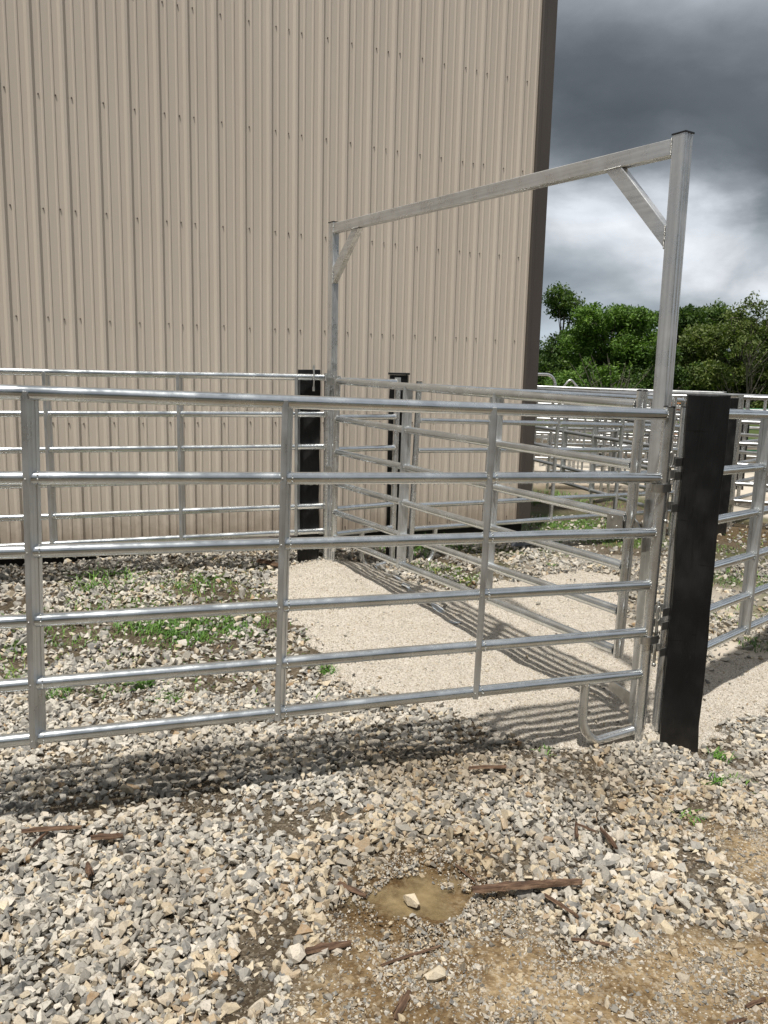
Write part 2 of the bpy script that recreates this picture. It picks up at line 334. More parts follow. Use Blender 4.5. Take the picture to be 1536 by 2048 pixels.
at_w = nd(nt, 'ShaderNodeAttribute', attribute_name='wetness').outputs['Fac']; base = mixc(nt, at_w, base, mixc(nt, 1.0, base, (.42, .36, .28), 'MULTIPLY'))
hh = mth(nt, 'ADD', mth(nt, 'MULTIPLY', n_b, .6), mth(nt, 'MULTIPLY', vo.outputs['Distance'], .8))
nn = bump(nt, hh, .6, .012); nn = bump(nt, n_c, .4, .004, nn)
setp(b, Base_Color=base, Roughness=.92, Normal=nn); b.inputs['Specular IOR Level'].default_value = .2; M_GROUND = m
# limestone screenings
m, nt, b = mat('limestone_screenings')
n_a = noise(nt, 3, 5, .6); n_c = noise(nt, 210, 3, .75)
vo = nd(nt, 'ShaderNodeTexVoronoi', inp={'Scale': 170.0}); t_ = nd(nt, 'ShaderNodeTexCoord'); nt.links.new(t_.outputs['Object'], vo.inputs[0])
bw = nd(nt, 'ShaderNodeRGBToBW'); nt.links.new(vo.outputs['Color'], bw.inputs[0])
r = ramp(nt, [(.1, (.24, .20, .155)), (.26, (.55, .49, .405)), (.65, (.74, .69, .61)), (.9, (.88, .84, .77))]); nt.links.new(bw.outputs[0], r.inputs[0])
base = mixc(nt, mth(nt, 'MULTIPLY', n_a, .35), r.outputs[0], (.62, .53, .43))
nn = bump(nt, mth(nt, 'ADD', vo.outputs['Distance'], n_c), 1.0, .008); nn = bump(nt, n_a, .3, .03, nn)
setp(b, Base_Color=base, Roughness=.95, Normal=nn); b.inputs['Specular IOR Level'].default_value = .15; M_SAND = m
# stones
def stone_mat(name, ramp_pts, wetdark=.45):
    m, nt, b = mat(name)
    rn = nd(nt, 'ShaderNodeAttribute', attribute_name='rnd').outputs['Fac']; wet_dark = nd(nt, 'ShaderNodeAttribute', attribute_name='wet_dark').outputs['Fac']
    r = ramp(nt, ramp_pts); nt.links.new(rn, r.inputs[0])
    t2 = nd(nt, 'ShaderNodeTexCoord'); n9 = noise(nt, 1.3, 3, .5)
    v = noise(nt, 45, 5, .65); v2 = noise(nt, 170, 3, .6)
    c = mixc(nt, mth(nt, 'MULTIPLY', ramp_out(nt, v, [(.40, g3(0)), (.62, g3(1))]), .35), r.outputs[0], (.52, .48, .42))
    c = mixc(nt, mth(nt, 'MULTIPLY', ramp_out(nt, v2, [(.35, g3(1)), (.5, g3(0))]), .35), c, (.17, .145, .115))
    c = mixc(nt, wet_dark, c, mixc(nt, 1.0, c, (wetdark * 1.15, wetdark * 1.0, wetdark * .80), 'MULTIPLY'))
    setp(b, Base_Color=c, Roughness=.85, Normal=bump(nt, mth(nt, 'ADD', v, mth(nt, 'MULTIPLY', v2, .4)), .45, .004)); b.inputs['Specular IOR Level'].default_value = .3
    return m
M_STONE = stone_mat('limestone_gravel', [(0, (.075, .078, .08)), (.16, (.17, .17, .166)), (.34, (.30, .29, .265)), (.50, (.45, .425, .375)), (.66, (.64, .60, .53)), (.80, (.45, .375, .27)), (.90, (.66, .58, .43)), (1, (.33, .22, .12))])
m, nt, b = mat('grass_blade'); rn = nd(nt, 'ShaderNodeAttribute', attribute_name='rnd').outputs['Fac']
r = ramp(nt, [(0, (.035, .10, .012)), (.45, (.085, .20, .022)), (.72, (.15, .27, .035)), (.88, (.28, .26, .08)), (1, (.30, .18, .07))]); nt.links.new(rn, r.inputs[0])
setp(b, Base_Color=r.outputs[0], Roughness=.5); b.inputs['Subsurface Weight'].default_value = .0; M_GRASS = m
def leaf_mat(name, c0, c1, c2):
    m = bpy.data.materials.new(name); m.use_nodes = True; nt = m.node_tree; nt.nodes.clear()
    o = nd(nt, 'ShaderNodeOutputMaterial'); rn = nd(nt, 'ShaderNodeAttribute', attribute_name='rnd').outputs['Fac']
    r = ramp(nt, [(0, c0), (.45, c1), (.9, c2)]); nt.links.new(rn, r.inputs[0])
    d = nd(nt, 'ShaderNodeBsdfPrincipled'); d.inputs['Roughness'].default_value = .55; d.inputs['Specular IOR Level'].default_value = .3; nt.links.new(r.outputs[0], d.inputs['Base Color'])
    t = nd(nt, 'ShaderNodeBsdfTranslucent'); nt.links.new(mixc(nt, 1.0, r.outputs[0], (1.1, 1.3, .5), 'MULTIPLY'), t.inputs[0])
    ms = nd(nt, 'ShaderNodeMixShader'); ms.inputs[0].default_value = .28
    nt.links.new(d.outputs[0], ms.inputs[1]); nt.links.new(t.outputs[0], ms.inputs[2]); nt.links.new(ms.outputs[0], o.inputs[0])
    return m
M_LEAF = leaf_mat('green_leaf', (.036, .075, .016), (.095, .180, .034), (.19, .30, .060))
M_LEAFD = leaf_mat('dark_leaf', (.024, .052, .016), (.060, .112, .028), (.12, .18, .042))
M_LEAFO = leaf_mat('olive_leaf', (.045, .072, .018), (.10, .140, .036), (.18, .215, .065))
m, nt, b = mat('bark'); v = noise(nt, 6, 5, .6, mapscale=(3, 3, .6)); r = ramp(nt, [(.3, (.06, .05, .04)), (.7, (.20, .18, .155))]); nt.links.new(v, r.inputs[0]); setp(b, Base_Color=r.outputs[0], Roughness=.9); M_BARK = m
m, nt, b = mat('bark_chip'); v = noise(nt, 30, 6, .65, mapscale=(.25, 2, 2)); r = ramp(nt, [(.30, (.022, .012, .008)), (.5, (.085, .046, .026)), (.70, (.24, .155, .10))]); nt.links.new(v, r.inputs[0]); setp(b, Base_Color=r.outputs[0], Roughness=.85, Normal=bump(nt, v, .8, .006)); M_CHIP = m
m, nt, b = mat('muddy_water'); v = noise(nt, 9, 4, .6); r = ramp(nt, [(.3, (.20, .145, .07)), (.7, (.36, .275, .15))]); nt.links.new(v, r.inputs[0]); setp(b, Base_Color=r.outputs[0], Roughness=.05, Normal=bump(nt, noise(nt, 40, 2, .5), .05, .002))
t_ = nd(nt, 'ShaderNodeTexCoord'); mp_ = nd(nt, 'ShaderNodeMapping'); mp_.inputs['Location'].default_value = (-.155 / .22, -2.44 / .15, 0); mp_.inputs['Scale'].default_value = (1 / .22, 1 / .15, 0)
nt.links.new(t_.outputs['Object'], mp_.inputs[0]); ln = nd(nt, 'ShaderNodeVectorMath', operation='LENGTH'); nt.links.new(mp_.outputs[0], ln.inputs[0])
al = ramp_out(nt, mth(nt, 'ADD', ln.outputs['Value'], mth(nt, 'MULTIPLY', mth(nt, 'SUBTRACT', noise(nt, 8, 6, .62), .5), 2.4)), [(.10, g3(.85)), (.45, g3(.55)), (.75, g3(.22)), (1.0, g3(0))])
setp(b, Alpha=al); M_WATER = m
m, nt, b = mat('orange_paint'); v = noise(nt, 5, 4); r = ramp(nt, [(.3, (.55, .22, .06)), (.7, (.70, .33, .12))]); nt.links.new(v, r.inputs[0]); setp(b, Base_Color=r.outputs[0], Roughness=.5); M_ORANGE = m
m, nt, b = mat('green_paint'); setp(b, Base_Color=(.015, .12, .045), Roughness=.4); M_GREEN = m
m, nt, b = mat('slate_slab'); v = noise(nt, 10, 5); r = ramp(nt, [(.3, (.12, .13, .15)), (.7, (.25, .27, .30))]); nt.links.new(v, r.inputs[0]); setp(b, Base_Color=r.outputs[0], Roughness=.7); M_SLATE = m
m, nt, b = mat('blue_cloth'); v = noise(nt, 25, 5); r = ramp(nt, [(.35, (.44, .39, .32)), (.62, (.42, .47, .52))]); nt.links.new(v, r.inputs[0]); setp(b, Base_Color=r.outputs[0], Roughness=.8); M_CLOTH = m

# ------------------------------------------------------------------ ground, sand, puddle
def grid_axis(lo, hi, segs):
    a = []
    for (p, q, s) in segs: a += list(np.arange(p, q, s))
    a.append(segs[-1][1]); return np.array(a)
xs = grid_axis(0, 0, [(-260, -60, 40), (-60, -12, 6), (-12, -4, 1), (-4, -1.9, .12), (-1.9, 3.2, .03), (3.2, 6, .1), (6, 14, .5), (14, 60, 4), (60, 300, 40)])
ys = grid_axis(0, 0, [(-200, -20, 30), (-20, -2, 3), (-2, 1.4, .25), (1.4, 5, .025), (5, 9, .05), (9, 14, .12), (14, 24, .5), (24, 70, 3), (70, 400, 40)])
X, Y = np.meshgrid(xs, ys); Z = G(X, Y)
pd = pdist(X, Y, PUD); near = (np.abs(X) < 4) & (Y > 1) & (Y < 9)
Z = Z + np.where(near, .008 * (fbm(X, Y, 12, 3, 3) - .5), 0)
Z = Z - .020 * np.clip((pd + .10 + .34 * (fbm(X, Y, 13, 4, 55) - .5)) / .17, 0, 1)
gwet = np.clip(1.1 - np.hypot((X - .16) / .55, (Y - 2.36) / .34) + (fbm(X, Y, 9, 3, 31) - .5) * 1.6, 0, 1) + np.clip((fbm(X, Y, 3.1, 4, 33) - .56) * 5, 0, .7) * (dd_pre(X, Y) > -.1) + 1.0 * np.exp(-(((X - 4.4) / 1.0) ** 2 + ((Y - 9.4) / .8) ** 2)) + .8 * np.exp(-(((X - 3.2) / 1.2) ** 2 + ((Y - 13.6) / .8) ** 2)) + .9 * np.clip((fbm(X, Y, 2.1, 4, 80) - .52) * 3, 0, 1) * (Y < 8)
dd = dirtd(X, Y); dirty = np.clip(dd / .12 + .4, 0, 1) * near
R2 = lambda cx, cy, rx, ry: np.exp(-(((X - cx) / rx) ** 2 + ((Y - cy) / ry) ** 2))
nz = fbm(X, Y, .8, 4, 21)
sandy = np.clip(1.6 * R2(6.3, 14, 2.4, 3.4) * 1.0 + 1.2 * R2(3.2, 16.5, 2.0, 2.2) + .9 * R2(2.6, 5.4, .9, 1.4) * (Y > 4.8) + (nz - .62) * 2 * (Y > 8) + .6 * R2(2.0, 7.4, .7, .7), 0, 1)
grassy = np.clip(R2(2.4, 9.4, 1.0, 1.1) * 1.2 + R2(1.9, 12.6, 1.2, .8) + R2(3.1, 7.1, .45, .4) + R2(-.2, 7.9, 1.1, .25) * .8 + (fbm(X, Y, 1.1, 4, 40) - .6) * 3 * (Y > 6) * (Y < 13), 0, 1)
grassy = np.where(Y > 26, np.clip(.2 + 1.6 * fbm(X, Y, .15, 3, 2), 0, 1), grassy); sandy = np.where(Y > 26, sandy * .3, sandy)
dirty = np.clip(dirty + .9 * R2(4.6, 9.6, 1.1, .9) * .6 + .8 * R2(3.3, 13.8, 1.6, 1.0) * .5, 0, 1)
nx, ny = len(xs), len(ys)
idx = np.arange(nx * ny).reshape(ny, nx)
F = np.stack([idx[:-1, :-1], idx[:-1, 1:], idx[1:, 1:], idx[1:, :-1]], -1).reshape(-1, 4)
g = raw('ground', np.stack([X, Y, Z], -1).reshape(-1, 3), F, M_GROUND, {'wetness': np.clip(gwet, 0, 1).ravel(), 'grassy': grassy.ravel(), 'dirty': dirty.ravel(), 'sandy': sandy.ravel()}, True)
tag(g, kind='structure')
# screenings bed spread through the gateway
xs2 = np.arange(-1.35, 3.0, .018); ys2 = np.arange(3.3, 7.6, .018); X, Y = np.meshgrid(xs2, ys2); Z = sandh(X, Y)
d = sandd(X, Y); keep = d > -.06
idx = np.arange(X.size).reshape(X.shape); F = np.stack([idx[:-1, :-1], idx[:-1, 1:], idx[1:, 1:], idx[1:, :-1]], -1).reshape(-1, 4)
kf = keep.ravel()[F].all(1); F = F[kf]
u, inv = np.unique(F, return_inverse=True); V = np.stack([X, Y, Z], -1).reshape(-1, 3)[u]
tag(raw('sand', V, inv.reshape(-1, 4), M_SAND, None, True), kind='structure')
mb = MB(); n = 40; pts = []
for k in range(n):
    a = 2 * math.pi * k / n; rr = 1 + .13 * math.sin(3 * a + 1) + .09 * math.sin(5 * a) + .05 * math.sin(9 * a + 2)
    pts.append((.155 + .30 * rr * math.cos(a), 2.42 + .20 * rr * math.sin(a), 0))
zc = float(G(.155, 2.42)) - .0085
mb.add([(p[0], p[1], zc) for p in pts] + [(.155, 2.42, zc)], [(k, (k + 1) % n, n) for k in range(n)])
tag(mb.build('puddle', M_WATER), kind='structure')

# ------------------------------------------------------------------ stones
def hull(npt, seed, sq):
    rr = np.random.default_rng(seed); bm = bmesh.new()
    P = rr.normal(size=(npt, 3)); P /= np.linalg.norm(P, axis=1)[:, None]; P *= rr.uniform(.72, 1.12, (npt, 1)); P *= np.array([1.15, rr.uniform(.7, .95), sq])
    vs = [bm.verts.new(p) for p in P]
    bmesh.ops.convex_hull(bm, input=vs)
    bmesh.ops.delete(bm, geom=[v for v in bm.verts if not v.link_faces], context='VERTS')
    bm.verts.ensure_lookup_table(); bm.verts.index_update()
    V = np.array([v.co[:] for v in bm.verts]); F = np.array([[v.index for v in f.verts] for f in bm.faces if len(f.verts) == 3]); bm.free()
    return V, F
HN = [hull(13, 100 + i, rng.uniform(.48, .82)) for i in range(26)]
HF = [hull(9, 300 + i, rng.uniform(.5, .85)) for i in range(16)]
def rotm(n):
    q = rng.normal(size=(n, 4)); q[:, 1:3] *= .34; q /= np.linalg.norm(q, axis=1)[:, None]; w, x, y, z = q.T
    return np.stack([1 - 2 * (y * y + z * z), 2 * (x * y - z * w), 2 * (x * z + y * w), 2 * (x * y + z * w), 1 - 2 * (x * x + z * z), 2 * (y * z - x * w), 2 * (x * z - y * w), 2 * (y * z + x * w), 1 - 2 * (x * x + y * y)], -1).reshape(-1, 3, 3)
def stones(name, x, y, z, r, rnd, wet_dark, variants, mat_):
    n = len(x); Rm = rotm(n); vi = rng.integers(0, len(variants), n); VV = []; FF = []; A = []; B = []; off = 0
    for k, (hv, hf) in enumerate(variants):
        I = np.where(vi == k)[0]
        if not len(I): continue
        P = np.einsum('nij,vj->nvi', Rm[I], hv) * r[I][:, None, None]
        P += np.stack([x[I], y[I], z[I]], -1)[:, None, :]
        m_ = len(hv); VV.append(P.reshape(-1, 3)); FF.append((hf[None] + (np.arange(len(I)) * m_)[:, None, None] + off).reshape(-1, 3)); off += len(I) * m_
        A.append(np.repeat(rnd[I], m_)); B.append(np.repeat(wet_dark[I], m_))
    return raw(name, np.concatenate(VV), np.concatenate(FF), mat_, {'rnd': np.concatenate(A), 'wet_dark': np.concatenate(B)})
def scatter(y0, y1, dens, marg=.35):
    A = (y1 - y0); wmax = .52 * y1 + marg
    n = int(dens * A * 2 * wmax); x = rng.uniform(-wmax, wmax, n); y = rng.uniform(y0, y1, n)
    k = np.abs(x) < .52 * y + marg; return x[k], y[k]
WX = []
def gravel(name, y0, y1, dens, rmean, variants, fac=1.0):
    x, y = scatter(y0, y1, dens)
    n = len(x); r = np.clip(rng.lognormal(math.log(rmean), .33, n), rmean * .4, rmean * 2.3)
    sdn = sandd(x, y); ddn = dirtd(x, y); pdn = pdist(x, y, PUD)
    bare = fbm(x, y, 2.6, 4, 60)                            # thin patches showing soil
    p = np.ones(n)
    p = p * np.clip(1.35 - np.clip(bare - .47, 0, 1) * 6.5, .22, 1)
    p = np.where((y > 4.1) & (x < -.3), p * np.clip(1.5 - np.clip(fbm(x, y, 1.9, 3, 91) - .40, 0, 1) * 5, .18, 1), p)
    p = np.where(ddn > 0, .10 * np.exp(-ddn * 1.2), p); p = np.where((ddn > -.12) & (ddn <= 0), .6, p)
    p = np.where(sdn > .02, .010 + .22 * np.exp(-np.clip(sdn, 0, 9) / .05), p); p = np.where(pdn > -.03, 0.0, p)
    back = (y > 8.6) | ((x > 1.6) & (y > 7.6)); p = np.where(back, .25, p)
    wl = (y - 6.2758) * math.cos(.45884) - (x + 2.8263) * math.sin(.45884)      # behind the building wall
    p = np.where((wl > -.75) & (x < -.3), np.maximum(p, .9), p); p = np.where((wl > -.03) & (x < 1.6), 0, p)
    for (cx, cy, rr) in [(-1.3, 5.05, .33), (-1.45, 4.1, .22), (3.1, 7.1, .4), (.6, 6.55, .3), (2.2, 9, .9), (4.3, 9.3, 1.0), (3.6, 8.4, .4)]:
        p = np.where(np.hypot(x - cx, (y - cy) * .8) < rr, p * .35, p)
    k = rng.random(n) < p * fac
    x, y, r, ddn, sdn, bare = x[k], y[k], r[k], ddn[k], sdn[k], bare[k]; n = len(x)
    r = np.where(ddn > -.02, r * rng.uniform(.35, .9, n), r); r = np.where(sdn > .02, r * rng.uniform(.3, .9, n), r)
    # gravel lies in a shallow layer: jittered stacking
    lay = rng.random(n) ** 2.2
    thick = np.where(ddn > -.05, 0.0, .022) * np.clip((.68 - bare) * 5, .2, 1) * (rmean / .015)
    z = np.where(sdn > .02, sandh(x, y), G(x, y)) + lay * thick + r * .15
    rnd = np.clip(rng.beta(2.0, 2.2, n) + np.where(rng.random(n) < .08, .3, 0), 0, 1)
    rnd = np.where((ddn > -.35) & (rng.random(n) < .35), rng.uniform(.8, 1, n), rnd)
    wet_dark = np.clip(np.exp(-((x - .15) ** 2 + (y - 2.42) ** 2) / .12) + .8 * np.exp(-(((x - .15) / 1.1) ** 2 + ((y - 3.40) / .22) ** 2)) + .5 * np.clip(ddn * 4 + .3, 0, .8) + .30 * np.clip(x * .6 + .4, 0, 1) - .06 + (fbm(x, y, 2.1, 4, 80) - .5) * 1.7, 0, 1) * rng.uniform(.5, 1, n)  # wet round the puddle, darker in a band near the front panel, patchy elsewhere
    wet_dark = np.where(y > 4.5, wet_dark * .6, wet_dark)
    return tag(stones(name, x, y, z, r, rnd, wet_dark, variants, M_STONE), kind='stuff', label='grey and tan crushed limestone gravel spread over the yard', cat='gravel')
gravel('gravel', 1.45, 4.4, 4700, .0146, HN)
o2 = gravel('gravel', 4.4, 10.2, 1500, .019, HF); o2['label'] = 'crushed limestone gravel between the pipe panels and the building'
# small grit pressed into the tan soil
x, y = scatter(1.4, 3.2, 26000); k = (dirtd(x, y) > -.10) & (pdist(x, y, PUD) < .03) & (rng.random(len(x)) < .25 + .75 * (fbm(x, y, 6, 3, 70) > .5)); x, y = x[k], y[k]; n = len(x)
r = np.clip(rng.lognormal(math.log(.0036), .55, n), .0016, .014)
tag(stones('grit', x, y, G(x, y) + r * .1, r, np.clip(rng.uniform(.1, 1.0, n), 0, 1), rng.uniform(0, .8, n), HF, M_STONE), kind='stuff', label='fine stone grit pressed into the tan soil beside the puddle', cat='grit')
# crumbs on the screenings
n = 90000; x = rng.uniform(-1.2, 2.9, n); y = rng.uniform(3.4, 7.3, n); k = sandd(x, y) > 0; x, y = x[k], y[k]; n = len(x)
r = np.clip(rng.lognormal(math.log(.0030), .42, n), .0016, .010)
tag(stones('grit', x, y, sandh(x, y) + r * .2, r, rng.uniform(.4, .95, n), rng.uniform(0, .25, n), HF, M_STONE), kind='stuff', label='pale crushed grit on the screenings in the gateway', cat='grit')
x, y = scatter(1.45, 4.2, 9000); k = (dirtd(x, y) < -.05) & (sandd(x, y) < 0) & (rng.random(len(x)) < .6); x, y = x[k], y[k]; n = len(x)
r = np.clip(rng.lognormal(math.log(.0042), .4, n), .002, .009)
tag(stones('grit', x, y, G(x, y) + r * .2, r, rng.uniform(.0, .6, n), rng.uniform(.5, 1, n), HF, M_STONE), kind='stuff', label='dusty grit and fines between the larger gravel stones', cat='grit')
# single stones one can point at
def rock(x, y, r, label, seed, rnd=.75, sq=1.0, sand=False):
    V, F = hull(22, seed, .72); o = raw('stone', V * r, F, M_STONE, {'rnd': np.full(len(V), rnd), 'wet_dark': np.zeros(len(V))})
    o.location = (x, y, float(G(x, y)) + r * .35); o.rotation_euler = (0, 0, seed); tag(o, label, 'stone')
rock(.12, 2.40, .030, 'pale tan stone sitting in the muddy puddle', 901, .93)
rock(.18, 2.06, .034, 'brown stone half buried in the soil below the puddle', 902, .84)
rock(-.23, 2.14, .034, 'large pale stone beside the splintered bark below the puddle', 903, .72)
rock(-.42, 2.49, .032, 'angular light grey stone lying among the gravel left of the puddle', 904, .62)
rock(1.00, 2.60, .036, 'large whitish stone in the gravel right of the long bark strip', 905, .7)

# ------------------------------------------------------------------ grass
def blades(pts):
    V = []; F = []; A = []
    for (cx, cy, rad, cnt, h, hue, zz) in pts:
        for _ in range(cnt):
            a = random.uniform(0, 6.283); q = rad * math.sqrt(random.random()) ; x = cx + q * math.cos(a); y = cy + q * math.sin(a)
            V0 = len(V); hh = h * random.uniform(.35, 1.0); ln = random.uniform(.5, 1.6) * hh; b = random.uniform(0, 6.283); w = random.uniform(.0016, .0032) * (1 + hh * 5)
            dx, dy = math.cos(b), math.sin(b); px, py = -dy * w, dx * w; z = zz if zz is not None else 0
            for t, ww in ((0, 1), (.4, .9), (.75, .6)):
                X_ = x + dx * ln * t * t; Y_ = y + dy * ln * t * t; Z_ = hh * (t - .25 * t * t * (ln / hh))
                V.append((X_ - px * ww, Y_ - py * ww, Z_)); V.append((X_ + px * ww, Y_ + py * ww, Z_))
            V.append((x + dx * ln, y + dy * ln, hh * (1 - .25 * (ln / hh)) * .97)); V.append(V[-1])
            for k in range(3): F.append((V0 + 2 * k, V0 + 2 * k + 1, V0 + 2 * k + 3, V0 + 2 * k + 2))
            c = min(1, max(0, random.gauss(hue, .16))); A += [c] * 8
    V = np.array(V); V[:, 2] += G(V[:, 0], V[:, 1]) - .004
    # last pair collapsed: move one vertex a hair so the quad stays valid
    V[7::8, 0] += .0006
    return V, np.array(F), A
GT = []
for (x, y, r, c, h, hue) in [(-1.40, 5.10, .24, 500, .06, .3), (-1.15, 5.05, .30, 900, .05, .3), (-1.3, 4.85, .2, 260, .05, .35), (-.85, 5.1, .22, 260, .045, .35), (-1.85, 4.9, .3, 260, .06, .45), (-1.6, 5.6, .35, 240, .06, .5), (-1.0, 5.6, .3, 160, .05, .5), (-1.9, 5.3, .3, 240, .07, .45), (-1.55, 5.0, .16, 120, .09, .4), (-.95, 5.15, .2, 150, .05, .4), (-1.30, 4.15, .07, 150, .10, .3), (-1.67, 4.0, .07, 110, .08, .3), (-1.45, 4.05, .1, 60, .05, .35), (-1.12, 4.0, .09, 70, .06, .35),
                              (-1.38, 5.94, .2, 130, .09, .45), (-2.1, 5.9, .25, 160, .13, .5), (-1.7, 6.0, .3, 160, .06, .55), (-.95, 5.95, .25, 130, .04, .7), (-1.1, 6.3, .3, 180, .04, .85), (-.9, 6.6, .25, 160, .045, .9), (-1.4, 6.5, .3, 120, .04, .85), (-.33, 4.50, .06, 60, .07, .3), (-.28, 4.42, .04, 30, .08, .35), (-2.3, 5.0, .2, 160, .07, .4), (-2.15, 4.5, .15, 90, .07, .5), (-2.0, 4.2, .12, 70, .06, .6),
                              (.45, 6.85, .25, 260, .07, .55), (.62, 6.45, .2, 260, .05, .75), (.75, 6.6, .18, 140, .05, .5), (.2, 7.5, .3, 260, .12, .35), (.45, 7.85, .35, 260, .16, .3), (0.75, 7.95, .3, 160, .10, .4), (2.0, 9.4, .8, 900, .07, .5), (2.6, 9.6, .7, 800, .07, .5), (2.5, 8.9, .5, 450, .06, .6), (1.7, 8.6, .25, 200, .1, .4), (1.8, 11.6, .5, 500, .15, .35), (2.4, 12.2, .8, 700, .12, .5), (3.2, 11.9, .8, 500, .08, .7),
                              (3.2, 7.1, .35, 420, .06, .35), (2.95, 6.9, .2, 160, .05, .4), (2.58, 5.3, .15, 130, .06, .4), (2.9, 5.9, .3, 220, .05, .6), (2.5, 5.7, .3, 130, .05, .8), (1.63, 3.62, .05, 50, .07, .4), (1.50, 3.36, .05, 45, .06, .35), (1.62, 3.40, .06, 40, .05, .5), (1.28, 3.07, .07, 40, .045, .4), (.80, 3.62, .05, 22, .05, .4), (.98, 5.9, .05, 40, .06, .35), (1.76, 8.0, .2, 120, .06, .4), (2.1, 7.4, .15, 90, .06, .4), (1.55, 7.3, .06, 40, .06, .35), (1.7, 3.2, .08, 40, .05, .5),
                              (-1.2, 4.45, .35, 110, .04, .6), (-1.7, 4.5, .3, 120, .045, .6), (-.7, 4.9, .3, 90, .045, .5), (-.9, 4.3, .3, 70, .04, .5), (-.5, 4.0, .2, 30, .05, .45), (4.4, 9.0, .5, 200, .05, .5), (3.6, 8.5, .3, 160, .05, .5), (3.0, 4.9, .2, 120, .09, .35)]:
    GT.append((x, y, r, c, h, hue, None))
V, F, A = blades(GT)
# tiny scatter of weeds over back gravel
tag(raw('grass', V, F, M_GRASS, {'rnd': A}), kind='stuff', label='short grass and weed tufts growing up through the gravel', cat='grass')

# ------------------------------------------------------------------ building
TH = .458836; WX0, WY0 = -2.8263, 6.2758; PITCH = .2286
bld = empty('metal_building', (WX0, WY0, 0.0), (0, 0, TH))           # local x along the wall, -y towards the yard
tag(bld, 'tall tan ribbed metal building with a dark bronze corner', 'building')
prof = []                                                            # (s, out)
for i in range(-14, 22):
    c = i * PITCH - .05
    for a, h in ((-.029, 0), (-.010, .021), (.010, .021), (.029, 0)): prof.append((c + a, h))
    for q in (1, 2):
        cc = c + q * PITCH / 3
        for a, h in ((-.0125, 0), (-.005, .007), (.005, .007), (.0125, 0)): prof.append((cc + a, h))
LAP = lambda s_: .0016 * (((s_ / PITCH - 2 + .65) % 4) / 4)      # sheets overlap: each rises towards its lap
prof = [(a, h + LAP(a)) for a, h in prof if a < 4.70] + [(4.715, 0)]
Z0, Z1 = .265, 7.4
mb = MB(); n = len(prof)
vs = [(s_, -h, Z0) for s_, h in prof] + [(s_, -h, Z1) for s_, h in prof]
mb.add(vs, [(i, i + 1, n + i + 1, n + i) for i in range(n - 1)])
for zr in (.30, 1.283, 2.093, 2.9025, 3.71, 4.517, 5.33, 6.14, 6.95):
    for i in range(-13, 21):
        ss = [i * PITCH] + ([i * PITCH - .113] if (i - 2) % 4 == 0 else [])
        for s_ in ss:
            jz = random.uniform(-.006, .006); s2 = s_ + random.uniform(-.004, .004)
            k = 8; c0 = [(s2 + .0062 * math.cos(2 * math.pi * q / k), -.002, zr + jz + .0062 * math.sin(2 * math.pi * q / k)) for q in range(k)]
            c1 = [(s2 + .0042 * math.cos(2 * math.pi * q / k), -.0095, zr + jz + .0042 * math.sin(2 * math.pi * q / k)) for q in range(k)]
            mb.add(c0 + c1, [(q, (q + 1) % k, k + (q + 1) % k, k + q) for q in range(k)] + [tuple(range(k, 2 * k))], 1)
wall = mb.build('wall', [M_WALL, M_SCREW], bld)
# end wall (faces away to the right) and rear, ribbed the same way
mb = MB(); prof2 = []
for i in range(0, 52):
    c = i * PITCH + .12
    for a, h in ((-.030, 0), (-.011, .019), (.011, .019), (.030, 0)): prof2.append((c + a, h))
n = len(prof2); vs = [(4.835 + h, s_, Z0) for s_, h in prof2] + [(4.835 + h, s_, Z1) for s_, h in prof2]
mb.add(vs, [(i, i + 1, n + i + 1, n + i) for i in range(n - 1)])
mb.build('wall', M_WALL, bld)
mb = MB(); mb.box((.8, 12.0, 3.8), (8.1, .05, 7.1)); mb.build('wall', M_WALL, bld)
mb = MB()                                                            # L-shaped corner trim with stepped hem
mb.prism([(4.700, -.020), (4.712, -.030), (4.745, -.030), (4.750, -.026), (4.862, -.026), (4.868, -.020), (4.868, .13), (4.840, .13), (4.840, .002), (4.700, .002)], 'z', Z0 - .012, Z1)
mb.build('corner_trim', M_TRIM, bld, .002)
mb = MB(); mb.prism([(-.034, Z0 - .02), (-.034, Z0 - .012), (-.004, Z0 + .004), (0.02, Z0 + .004), (0.02, Z0 - .02)], 'x', -3.2, 4.69); mb.build('base_trim', M_TRIM, bld)
mb = MB(); mb.box((.76, .07, .08), (7.9, .10, .42)); mb.box((4.76, 6.0, .08), (.10, 11.9, .42)); mb.build('shade_board', M_GAPSHADE, bld)  # recessed strip painting the shadow gap under the wall
mb = MB(); mb.prism([(-.06, Z1 - .02), (-.06, Z1 + .05), (6.0, Z1 + 1.6), (12.4, Z1 + .05), (12.4, Z1 - .02), (6.0, Z1 + 1.5)], 'x', -3.6, 5.15); mb.build('roof', M_ROOF, bld)

